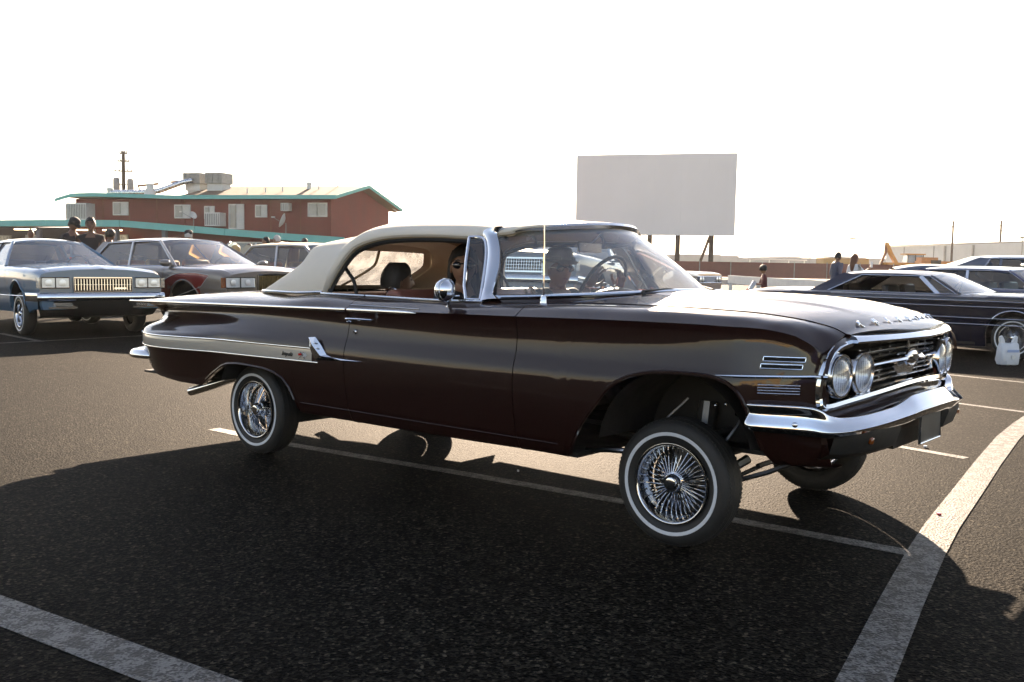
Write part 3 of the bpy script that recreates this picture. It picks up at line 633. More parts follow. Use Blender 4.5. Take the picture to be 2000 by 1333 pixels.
# ---- interior
def seat(x, zt, nm, w=1.30, y=0, tilt=.16, depth=.50, zs=.72):
    s = MB(); s.box((x+depth/2+.05, y, zs-.08), (depth, w, .18)); 
    P = [(x-.10, zs-.14), (x-.16, zt-.04), (x-.13, zt), (x-.05, zt), (x-.01, zt-.05), (x+.05, zs-.14)]
    s.poly([(px, y-w/2, pz) for px, pz in P], (0, w, 0)); return s
s = MB()
for y0 in (-.34, .34):
    s2 = seat(-1.86, 1.075, '', .64, y0); ob = s2.build('front_seat', M['seat'], CAR); b = ob.modifiers.new('b', 'BEVEL'); b.width = .03; b.segments = 3
ob = seat(-2.68, 1.03, '', 1.18, 0, depth=.42, zs=.74).build('rear_seat', M['seat'], CAR); b = ob.modifiers.new('b', 'BEVEL'); b.width = .03; b.segments = 3
MB().tube(spl([(-1.90, -.60, 1.02), (-1.93, -.62, 1.06), (-1.99, -.63, 1.085), (-2.03, -.63, 1.04)], 4), .006, 6).build('seat_trim', M['chrome'], CAR)
dp = MB()
for s_ in (-1, 1): dp.box((-1.53, s_*.80, .80), (1.45, .03, .46)); 
dp.build('door_panel', M['seat'], CAR)
dh = MB(); yy = np.linspace(-.76, .76, 25); ww = lambda y: XW(y)-.03
dh.grid([[(ww(y), y, 1.055+.035*(1-(y/.8)**2)) for y in yy], [(min(ww(y)-.06, -.95) if False else ww(y)-.10, y*.98, 1.062+.02*(1-(y/.8)**2)) for y in yy], [(-1.14, y*.97, 1.045) for y in yy], [(-1.19, y*.97, 1.02) for y in yy], [(-1.17, y*.97, .90) for y in yy], [(-1.08, y*.97, .86) for y in yy]])
dh.build('dashboard', M['dash'], CAR)
bi = MB(); bi.sphere((-1.12, .40, 1.052), .16, 16, 10, (.7, 1.2, .33)); bi.build('gauge_hood', M['dash'], CAR)
sw = MB(); c_ = Vector((-1.215, .38, 1.105)); nrm = Vector((-.88, 0, .48)).normalized(); a_ = Vector((0, 1, 0)); b_ = nrm.cross(a_).normalized()
ring_ = [c_+a_*.205*math.cos(t)+b_*.205*math.sin(t) for t in np.linspace(0, 2*math.pi, 37)[:-1]]
sw.tube(ring_, .011, 8, closed=True); swo = sw.build('steering_wheel', M['inblack'], CAR)
hr = MB(); hr.tube([c_+a_*.13*math.cos(t)+b_*.13*math.sin(t)-nrm*.005 for t in np.linspace(math.pi*1.02, math.pi*1.98, 16)], .005, 6); hr.tube([c_-a_*.19, c_-nrm*.02, c_+a_*.19], .007, 6); hr.sphere(tuple(c_-nrm*.02), .035, 12, 8); hr.tube([c_-nrm*.02, c_-nrm*.3-Vector((0, 0, .02))], .02, 8); hr.build('horn_ring', M['chrome'], swo)
rv = MB(); rv.box((-1.045, .0, 1.335), (.022, .26, .062), rz=.12); ro = rv.build('rear_view_mirror', M['chrome_dull'], CAR); b = ro.modifiers.new('b', 'BEVEL'); b.width = .012; b.segments = 3
MB().tube([(-1.035, 0, 1.36), (-.95, 0, 1.425)], .006, 6).build('mirror_stem', M['chrome'], ro)
# wipers
for y0 in (-.36, .36):
    wp = MB().tube([(XW(y0)+.045, y0, 1.092), (XW(y0)+.035, y0, 1.112)], .010, 8); wp.tube([(XW(y0)+.035, y0, 1.112), (XW(y0+.20)+.01, y0+.20, 1.122), (XW(y0+.36)+.004, y0+.36, 1.112)], [.006, .004, .003], 6); wp.build('wiper', M['inblack'], CAR)
# ---- front end of the convertible
H_ = [(.724,.66,.941),(.722,.74,.934),(.714,.80,.916),(.704,.842,.880),(.694,.866,.835),(.686,.878,.780),(.685,.876,.725),(.699,.860,.690),(.735,.70,.705),(.775,.45,.728),(.792,.25,.741),(.797,.10,.746),(.798,0,.747)]
# gap at the ends of the hood bar, so the surround is one bent bar open at the top
half = spl(H_, 5)
loop = [(x, -y, z) for x, y, z in half]+[(x, y, z) for x, y, z in half[::-1][1:]]
MB().sweep(loop, [(-.016, -.006), (-.013, .013), (.002, .017), (.014, .010), (.015, -.006), (.005, -.014), (-.010, -.013)], up=(1, 0, .0)).build('grille_surround', M['chrome'], CAR)
ub = [(.742, -.675, .956), (.771, -.50, .958), (.795, -.30, .958), (.809, -.12, .958), (.819, 0, .958), (.809, .12, .958), (.795, .30, .958), (.771, .50, .958), (.742, .675, .956)]
MB().sweep(ub, [(-.020, .016), (-.004, .018), (.012, .010), (.024, -.008), (.018, -.018), (-.010, -.020), (-.022, -.010)], up=(0, 0, 1)).build('hood_lip_trim', M['chrome'], CAR)
# front pan: nose panel under the hood lip, headlamp backing and pan under the grille
np_ = MB(); hy = [(x, y) for x, y, z in half]
hz = lin([(0,.747),(.25,.741),(.45,.728),(.70,.705),(.86,.688)]); hx = lin([(0,.798),(.25,.792),(.45,.775),(.70,.735),(.86,.699)])
yy = np.linspace(-.86, .86, 35)
np_.grid([[(hx(abs(y))-.012, y, hz(abs(y))-.006) for y in yy], [(hx(abs(y))-.005, y, hz(abs(y))-.028) for y in yy], [(hx(abs(y))-.012, y, hz(abs(y))-.055) for y in yy], [(hx(abs(y))+.01, y, hz(abs(y))-.070) for y in yy], [(hx(abs(y))+.01, y*.985, .56) for y in yy], [(hx(abs(y))-.03, y*.95, .47) for y in yy], [(hx(abs(y))-.15, y*.92, .435) for y in yy]])
for s in (-1, 1): np_.grid([[(.715, s*.845, z) for z in (.885, .80, .70, .62, .54)], [(.700, s*.868, z) for z in (.885, .80, .70, .62, .54)]])
np_.build('front_pan', M['maroon'], CAR)
for s in (-1, 1):
    bp = MB()
    P = [(.645, y, z) for y, z in ((.46,.72),(.46,.945),(.70,.94),(.80,.91),(.85,.85),(.87,.78),(.86,.70))]
    bp.poly([(x, s*y, z) for x, y, z in P], (-.01, 0, 0))
    bp.grid([[(.65, s*y, z) for y, z in ((.46,.945),(.70,.94),(.80,.91),(.85,.85),(.87,.78),(.86,.70),(.46,.72))], [(.715, s*y, z) for y, z in ((.46,.952),(.70,.946),(.81,.914),(.86,.855),(.88,.78),(.866,.695),(.46,.715))]])
    bp.build('lamp_backing', M['maroon'], CAR)
MB().box((.60, 0, .835), (.02, .94, .26)).build('radiator_screen', M['gap'], CAR)
# grille bars
for z, t in ((.915,.004),(.893,.0045),(.870,.0045),(.812,.0045),(.790,.0045),(.768,.0045)):
    b = MB().sweep([(.722, -.475, z-.004), (.728, -.2, z), (.730, 0, z), (.728, .2, z), (.722, .475, z-.004)], [(.011, -t*.3), (.006, t*.8), (-.001, t*1.3), (-.008, t), (-.008, -t), (.005, -t*1.2)], up=(0, 0, 1)); b.build('grille_bar', M['chrome_dull'], CAR)
for y in (-.40, -.27, -.14, .14, .27, .40): MB().box((.712, y, .845), (.006, .005, .19)).build('grille_post', M['chrome_dull'], CAR)
MB().box((.745, 0, .905), (.012, .012, .07)).build('centre_post', M['chrome'], CAR)
gb = MB().sweep([(.735, -.475, .842), (.742, -.26, .846), (.746, -.22, .848), (.760, -.12, .850), (.764, 0, .850), (.760, .12, .850), (.746, .22, .848), (.742, .26, .846), (.735, .475, .842)], [(.017, -.005), (.010, .008), (-.002, .015), (-.012, .012), (-.012, -.012), (.008, -.015)], up=(0, 0, 1), scale=[1, 1, 1.15, 1.0, 1, 1.0, 1.15, 1, 1]); gb.build('grille_centre_bar', M['chrome'], CAR)
em = MB(); rows = [[(.762+.022*math.cos(a)*1.0, .088*math.sin(a)*math.cos(b), .850+.040*math.sin(a)*math.sin(b)) for b in np.linspace(0, 2*math.pi, 29)[:-1]] for a in np.linspace(0, math.pi/2, 8)]; em.grid(rows, cv=True)
emo = em.build('grille_emblem', M['chrome_dull'], CAR)
MB().tube([(.768, .088*math.cos(b), .850+.040*math.sin(b)) for b in np.linspace(0, 2*math.pi, 33)[:-1]], .0055, 6, closed=True).build('emblem_ring', M['chrome'], emo)
MB().poly([(.788, y, .850+z) for y, z in ((-.05, -.004), (-.022, -.004), (-.016, -.013), (.022, -.013), (.016, -.004), (.05, -.004), (.05, .006), (.022, .006), (.016, .015), (-.022, .015), (-.016, .006), (-.05, .006))], (-.012, 0, 0)).build('emblem_badge', M['black'], emo)
sk = MB(); sk.poly([(.742, -.16, .815), (.742, -.075, .880), (.742, .075, .880), (.742, .16, .815), (.742, .10, .775), (.742, -.10, .775)], (-.006, 0, 0)); sk.build('emblem_wings', M['chrome_dull'], CAR)
# quad headlamps
for y, x in ((-.77, .735), (-.57, .752), (.57, .752), (.77, .735)):
    L = bpy.data.objects.new('headlight', None); COL.objects.link(L); L.parent = CAR; L.location = (x, y, .812); L.rotation_euler = (0, 0, .10 if y > 0 else -.10)
    MB().lathe([(.096, -.095), (.095, -.03), (.092, -.004), (.088, .006), (.080, .006), (.0745, -.004), (.072, -.012)], axis='X', n=40).build('bezel', M['chrome_dull'], L)
    MB().lathe([(.0745, -.006), (.070, .001), (.055, .010), (.03, .016), (0, .018)], axis='X', n=36).build('lens', M['lens'], L)
    rf = MB().lathe([(.073, -.008), (.06, -.03), (.04, -.045), (.015, -.055), (0, -.056)], axis='X', n=32).build('reflector', M['reflector'], L)
    g = MB()
    for k in range(-4, 5): g.box((.002+.012*(1-(k/5)**2), k*.014, 0), (.0015, .0012, 2*math.sqrt(max(.0001, .068**2-(k*.014)**2))))
    for k in range(-2, 3): g.box((.002+.010*(1-(k/3)**2), 0, k*.026), (.0015, 2*math.sqrt(max(.0001, .066**2-(k*.026)**2)), .0012))
    g.build('lens_ribs', M['lens'], L)
    s = MB()
    for a in (.6, math.pi-.6, -math.pi/2): s.lathe([(0, -.004), (.004, -.003), (.004, 0)], (0, 0, 0), 'X', 8)
    MB().sphere((-.02, 0, .094), .0045, 8, 6).sphere((-.02, .094 if y > 0 else -.094, 0), .0045, 8, 6).build('screw', M['chrome'], L)
# bumper
ST = [(.43,.985,.698,.640,.596),(.445,1.012,.703,.616,.592),(.50,1.024,.704,.612,.590),(.60,1.018,.704,.610,.587),(.66,1.002,.703,.608,.584),(.70,.978,.699,.605,.580),(.735,.945,.686,.600,.576),(.765,.90,.664,.598,.572),(.80,.82,.650,.600,.571),(.835,.70,.650,.608,.574),(.862,.55,.658,.618,.580),(.880,.42,.668,.628,.586),(.890,.33,.684,.634,.590),(.898,.24,.702,.642,.598),(.905,.12,.707,.646,.602),(.908,0,.708,.648,.603)]
fx = [curve([(i, r[j]) for i, r in enumerate(ST)]) for j in range(5)]
tt = np.linspace(0, len(ST)-1, 76); C = [(fx[0](t), fx[1](t)) for t in tt]; bm_ = MB(); rows = []
for i, t in enumerate(tt):
    a_ = C[max(0, i-1)]; b_ = C[min(len(C)-1, i+1)]; d_ = np.array(b_)-np.array(a_); d_ /= np.hypot(*d_); nx, ny = -d_[1], d_[0]
    if ny < 0 and i < 30: nx, ny = -nx, -ny
    if nx < 0 and i >= 30: nx, ny = -nx, -ny
    zt_, zr, zb_ = fx[2](t), fx[3](t), fx[4](t); x, y = C[i]
    w = min(1, max(0, (t-5)/3.)); h = zt_-zr
    side = [(-.050, zt_-.010), (-.020, zt_-.002), (-.006, zt_), (.001, zt_-.06*h), (-.004, zt_-.22*h), (-.012, zt_-.42*h), (-.004, zt_-.66*h), (.004, zt_-.86*h), (.006, zr), (.000, zr-.3*(zr-zb_)), (-.02, zb_), (-.05, zb_+.004)]
    frt = [(-.085, zt_-.016), (-.062, zt_-.004), (-.050, zt_), (-.044, zt_-.05*h), (-.034, zt_-.24*h), (-.022, zt_-.46*h), (-.011, zt_-.70*h), (-.003, zt_-.90*h), (0, zr), (-.012, zr-.45*(zr-zb_)), (-.034, zb_), (-.07, zb_+.006)]
    rows.append([(x+nx*(o1*(1-w)+o2*w), y+ny*(o1*(1-w)+o2*w), z1*(1-w)+z2*w) for (o1, z1), (o2, z2) in zip(side, frt)])
rr = [[(x, -y, z) for x, y, z in r] for r in rows]+[[(x, y, z) for x, y, z in r] for r in rows[::-1][1:]]
rr = [[tuple(q) for q in spl(r, 3)] for r in rr]
bm_.grid(rr)
for e in (0, -1):
    c_ = np.mean(np.array(rr[e]), axis=0); bm_.grid([rr[e], [tuple(np.array(p)*.3+c_*.7+np.array([.01, 0, 0])) for p in rr[e]]])
bmp = bm_.build('front_bumper', M['chrome'], CAR, ang=60)
for s in (-1, 1):
    MB().sphere((.645, s*1.008, .628), .012, 14, 8, (1, .7, 1)).build('bumper_bolt', M['chrome'], bmp)
    v = MB(); P = [(.80, .30), (.845, .36), (.835, .60), (.79, .78), (.74, .84)]
    v.grid([[(x, s*y, .600) for x, y in P], [(x+.004, s*y, .575) for x, y in P], [(x-.02, s*y*.99, .50) for x, y in P], [(x-.06, s*y*.98, .475) for x, y in P], [(x-.30, s*y*.95, .46) for x, y in P]]); v.build('lower_valance', M['under'], CAR)
    pl = MB().box((.806, s*.57, .548), (.022, .17, .030), rz=-s*.20); po = pl.build('parking_lamp', M['amber'], CAR); bb = po.modifiers.new('b', 'BEVEL'); bb.width = .008; bb.segments = 2
M['dark_plate'] = mat('plate_metal', (.10, .10, .095), .4, .5, var=.3, scale=12)
lp = MB().box((.862, 0, .558), (.006, .31, .155)); lpo = lp.build('licence_plate', M['dark_plate'], CAR); MB().tube([(.867, -.152, .484), (.867, .152, .484), (.867, .152, .632), (.867, -.152, .632)], .004, 6, closed=True).build('plate_frame', M['chrome'], lpo)
MB().b2(.60, .80, -.30, .30, .47, .60).build('plate_recess', M['under'], CAR)
# hood letters C H E V R O L E T
for i, ch in enumerate('CHEVROLET'):
    y = -.50+i*.125; x = hf(y)-.052; z = hoodz(x, y)+.007
    sl_ = math.atan2(hoodz(x-.02, y)-hoodz(x+.02, y), .04)
    ang = math.atan2(-(hf(y+.02)-hf(y-.02)), .04)
    mt = Matrix.Translation((x-.012, y, z+.003)) @ Matrix.Rotation(math.pi/2-ang, 4, 'Z') @ Matrix.Rotation(sl_+.35, 4, 'X')
    text(ch, .062, .006, M['chrome'], 'hood_letter', CAR, mt)

# filler between hood lip, fender nose and the surround
for s in (-1, 1):
    MB().grid([[(.685, s*y, z-.006) for y, z in ((.60,.975),(.68,.968),(.74,.952),(.80,.92),(.835,.885),(.85,.84))], [(.700, s*y, z) for y, z in ((.60,.945),(.66,.943),(.73,.936),(.79,.912),(.83,.875),(.85,.83))]]).build('nose_filler', M['maroon'], CAR)
# rear bumper
RB = [(-3.97,.93,.590,.548),(-3.99,.965,.598,.540),(-4.06,.99,.602,.536),(-4.16,.995,.602,.534),(-4.25,.97,.600,.532),(-4.32,.90,.598,.530),(-4.36,.78,.598,.530),(-4.385,.5,.600,.530),(-4.39,0,.602,.530)]
f4 = [curve([(i, r[j]) for i, r in enumerate(RB)]) for j in range(4)]; rows = []
for t in np.linspace(0, 8, 33):
    x, y = f4[0](t), f4[1](t); dx, dy = f4[0](min(8, t+.1))-f4[0](max(0, t-.1)), f4[1](min(8, t+.1))-f4[1](max(0, t-.1)); L_ = math.hypot(dx, dy); nx, ny = dy/L_, -dx/L_
    if ny < 0 and t < 6: nx, ny = -nx, -ny
    if t >= 6 and nx > 0: nx, ny = -nx, -ny
    zt_, zb_ = f4[2](t), f4[3](t); h = zt_-zb_
    rows.append([(x+nx*o, y+ny*o, z) for o, z in ((-.08, zt_-.01), (-.045, zt_), (-.015, zt_-.12*h), (-.002, zt_-.40*h), (.002, zt_-.66*h), (-.006, zt_-.86*h), (-.03, zb_), (-.07, zb_+.005))])
rr = [[(x, -y, z) for x, y, z in r] for r in rows]+[list(r) for r in rows[::-1][1:]]; rr = [[tuple(q) for q in spl(r, 3)] for r in rr]
m_ = MB().grid(rr)
for e in (0, -1):
    c_ = np.mean(np.array(rr[e]), axis=0); m_.grid([rr[e], [tuple(np.array(p)*.3+c_*.7) for p in rr[e]]])
m_.build('rear_bumper', M['chrome'], CAR, ang=60)

# the nose narrows and pulls back slightly in plan
def _taper(x, y):
    t = min(1, max(0, (x-.30)/.42)); t = t*t*(3-2*t)
    k = min(1, abs(y))**2
    return x-(.025+.022*k)*t, y*(1-(.072+.030*k)*t)
for o in list(CAR.children):
    if o.type == 'MESH' and o.name.split('.')[0] not in ('wheel',):
        todo = [o]+[c for c in o.children if c.type == 'MESH']
        for q in todo:
            if q.matrix_local != Matrix.Identity(4):
                l = q.location; nx, ny = _taper(l.x, l.y); q.location = (nx, ny, l.z); continue
            for v in q.data.vertices:
                if v.co.x > .30: v.co.x, v.co.y = _taper(v.co.x, v.co.y)
            q.data.update()
    elif o.type == 'EMPTY' and o.name.startswith('headlight'):
        l = o.location; nx, ny = _taper(l.x, l.y); o.location = (nx, ny, l.z)
# ================================================================== ground
def asphalt_mat():
    m = bpy.data.materials.new('asphalt'); m.use_nodes = True; nt = m.node_tree; p = nt.nodes['Principled BSDF']
    tc = _n(nt, 'ShaderNodeTexCoord'); o = tc.outputs['Object']
    vo = _n(nt, 'ShaderNodeTexVoronoi', Scale=84.); nt.links.new(o, vo.inputs['Vector'])
    v2 = _n(nt, 'ShaderNodeTexVoronoi', Scale=75.); nt.links.new(o, v2.inputs['Vector'])
    nz = _n(nt, 'ShaderNodeTexNoise', Scale=.55, Detail=8., Roughness=.6); nt.links.new(o, nz.inputs['Vector'])
    n3 = _n(nt, 'ShaderNodeTexNoise', Scale=160., Detail=3.); nt.links.new(o, n3.inputs['Vector'])
    cr = _n(nt, 'ShaderNodeValToRGB'); e = cr.color_ramp.elements; e[0].color = (.0010, .0009, .0008, 1); e[1].color = (.028, .0245, .0185, 1); e[1].position = .85
    e2 = e.new(.5); e2.color = (.0037, .0033, .0026, 1)
    nt.links.new(vo.outputs['Color'], cr.inputs[0])
    rm = _n(nt, 'ShaderNodeMapRange'); rm.inputs[1].default_value = .3; rm.inputs[2].default_value = .7; rm.inputs[3].default_value = .78; rm.inputs[4].default_value = 1.25
    nt.links.new(nz.outputs['Fac'], rm.inputs[0])
    sc = _n(nt, 'ShaderNodeVectorMath', operation='SCALE'); nt.links.new(cr.outputs[0], sc.inputs[0]); nt.links.new(rm.outputs[0], sc.inputs['Scale'])
    v3 = _n(nt, 'ShaderNodeTexVoronoi', Scale=72.); nt.links.new(o, v3.inputs['Vector'])
    sp = _n(nt, 'ShaderNodeSeparateColor'); nt.links.new(v3.outputs['Color'], sp.inputs[0])
    r3 = _n(nt, 'ShaderNodeMapRange'); r3.inputs[1].default_value = .80; r3.inputs[2].default_value = .92; r3.inputs[3].default_value = .72; r3.inputs[4].default_value = 2.2; nt.links.new(sp.outputs[0], r3.inputs[0])
    s3 = _n(nt, 'ShaderNodeVectorMath', operation='SCALE'); nt.links.new(sc.outputs[0], s3.inputs[0]); nt.links.new(r3.outputs[0], s3.inputs['Scale']); sc = s3
    # pale scuffs and dried runs
    mp = _n(nt, 'ShaderNodeMapping'); mp.inputs['Rotation'].default_value = (0, 0, .6); mp.inputs['Scale'].default_value = (.35, 2.2, 1); nt.links.new(o, mp.inputs[0])
    n4 = _n(nt, 'ShaderNodeTexNoise', Scale=1.3, Detail=9., Roughness=.72); nt.links.new(mp.outputs[0], n4.inputs['Vector'])
    r4 = _n(nt, 'ShaderNodeMapRange'); r4.inputs[1].default_value = .62; r4.inputs[2].default_value = .78; r4.inputs[3].default_value = 0; r4.inputs[4].default_value = .35; nt.links.new(n4.outputs['Fac'], r4.inputs[0])
    mx = _n(nt, 'ShaderNodeMix', data_type='RGBA'); nt.links.new(r4.outputs[0], mx.inputs[0]); nt.links.new(sc.outputs[0], mx.inputs[6]); mx.inputs[7].default_value = (.022, .020, .016, 1)
    # sealed cracks and oil drips
    nd = _n(nt, 'ShaderNodeTexNoise', Scale=1.7, Detail=5.); nt.links.new(o, nd.inputs['Vector'])
    va = _n(nt, 'ShaderNodeVectorMath', operation='MULTIPLY_ADD'); nt.links.new(nd.outputs['Color'], va.inputs[0]); va.inputs[1].default_value = (.7, .7, 0); nt.links.new(o, va.inputs[2])
    ve = _n(nt, 'ShaderNodeTexVoronoi', feature='DISTANCE_TO_EDGE', Scale=.23); nt.links.new(va.outputs[0], ve.inputs['Vector'])
    re = _n(nt, 'ShaderNodeMapRange'); re.inputs[1].default_value = .0012; re.inputs[2].default_value = .0035; re.inputs[3].default_value = .35; re.inputs[4].default_value = 1.; nt.links.new(ve.outputs['Distance'], re.inputs[0])
    vd = _n(nt, 'ShaderNodeTexVoronoi', Scale=.62); nt.links.new(va.outputs[0], vd.inputs['Vector'])
    rd = _n(nt, 'ShaderNodeMapRange'); rd.inputs[1].default_value = .04; rd.inputs[2].default_value = .15; rd.inputs[3].default_value = .45; rd.inputs[4].default_value = 1.; nt.links.new(vd.outputs['Distance'], rd.inputs[0])
    mm = _n(nt, 'ShaderNodeMath', operation='MULTIPLY'); nt.links.new(re.outputs[0], mm.inputs[0]); nt.links.new(rd.outputs[0], mm.inputs[1])
    s5 = _n(nt, 'ShaderNodeVectorMath', operation='SCALE'); nt.links.new(mx.outputs[2], s5.inputs[0]); nt.links.new(mm.outputs[0], s5.inputs['Scale'])
    nt.links.new(s5.outputs[0], p.inputs['Base Color'])
    p.inputs['Roughness'].default_value = .78; p.inputs['Specular IOR Level'].default_value = .02
    ad = _n(nt, 'ShaderNodeMath', operation='ADD'); nt.links.new(vo.outputs['Distance'], ad.inputs[0]); nt.links.new(v2.outputs['Distance'], ad.inputs[1])
    a2 = _n(nt, 'ShaderNodeMath', operation='ADD'); nt.links.new(ad.outputs[0], a2.inputs[0]); nt.links.new(n3.outputs['Fac'], a2.inputs[1])
    b = _n(nt, 'ShaderNodeBump', Strength=.8, Distance=.004); nt.links.new(a2.outputs[0], b.inputs['Height']); nt.links.new(b.outputs[0], p.inputs['Normal'])
    return m
M['asphalt'] = asphalt_mat()
def line_mat(name, wear):
    m = mat(name, (.56, .57, .55), .7); nt = m.node_tree; p = nt.nodes['Principled BSDF']
    tc = _n(nt, 'ShaderNodeTexCoord'); o = tc.outputs['Object']
    vo = _n(nt, 'ShaderNodeTexVoronoi', Scale=84.); nt.links.new(o, vo.inputs['Vector'])
    nz = _n(nt, 'ShaderNodeTexNoise', Scale=14., Detail=8., Roughness=.75); nt.links.new(o, nz.inputs['Vector'])
    n2 = _n(nt, 'ShaderNodeTexNoise', Scale=85., Detail=3.); nt.links.new(o, n2.inputs['Vector'])
    a = _n(nt, 'ShaderNodeMath', operation='MULTIPLY_ADD'); nt.links.new(n2.outputs['Fac'], a.inputs[0]); a.inputs[1].default_value = .62; nt.links.new(nz.outputs['Fac'], a.inputs[2])
    r = _n(nt, 'ShaderNodeMapRange'); r.inputs[1].default_value = wear-.035; r.inputs[2].default_value = wear+.035; nt.links.new(a.outputs[0], r.inputs[0])
    mx = _n(nt, 'ShaderNodeMix', data_type='RGBA'); nt.links.new(r.outputs[0], mx.inputs[0]); mx.inputs[6].default_value = (.095, .095, .09, 1); mx.inputs[7].default_value = (.010, .009, .0075, 1)
    nt.links.new(mx.outputs[2], p.inputs['Base Color'])
    b = _n(nt, 'ShaderNodeBump', Strength=.7, Distance=.005); nt.links.new(vo.outputs['Distance'], b.inputs['Height']); nt.links.new(b.outputs[0], p.inputs['Normal'])
    return m
M['line'] = line_mat('line_paint', .80); M['line_worn'] = line_mat('line_paint_worn', .80)
g = MB(); g.grid([[(x, y, 0) for x in (-70, -30, -8, 0, 8, 30, 90)] for y in (-40, -8, 0, 8, 30, 62)]); o = g.build('parking_lot', M['asphalt'], ang=0, recalc=False); o['kind'] = 'structure'
M['dirt'] = mat('desert_dirt', (.20, .16, .115), .9, var=.3, scale=.35, bump=.3, bscale=9)
g = MB(); g.grid([[(x, y, -.02) for x in (-6000, -600, -71, 0, 91, 600, 6000)] for y in (-3000, -400, -41, 20, 63, 600, 9000)]); o = g.build('desert_ground', M['dirt'], ang=0, recalc=False); o['kind'] = 'structure'
def pline(pts, w, m='line', z=.0022, ends=None):
    P = [Vector((p[0], p[1], 0)) for p in pts]; L_ = []; Rr = []
    for i, p in enumerate(P):
        t = (P[min(i+1, len(P)-1)]-P[max(i-1, 0)]).normalized(); n = Vector((-t.y, t.x, 0))*w/2
        L_.append((p.x+n.x, p.y+n.y, z)); Rr.append((p.x-n.x, p.y-n.y, z))
    o = MB().grid([L_, Rr]).build('parking_line', M[m], ang=0); o['kind'] = 'structure'; return o
pline([(-2.15, 7.15), (-1.48, 6.60), (-.29, 5.79), (.62, 5.14), (1.13, 4.80), (1.82, 4.26)], .10)
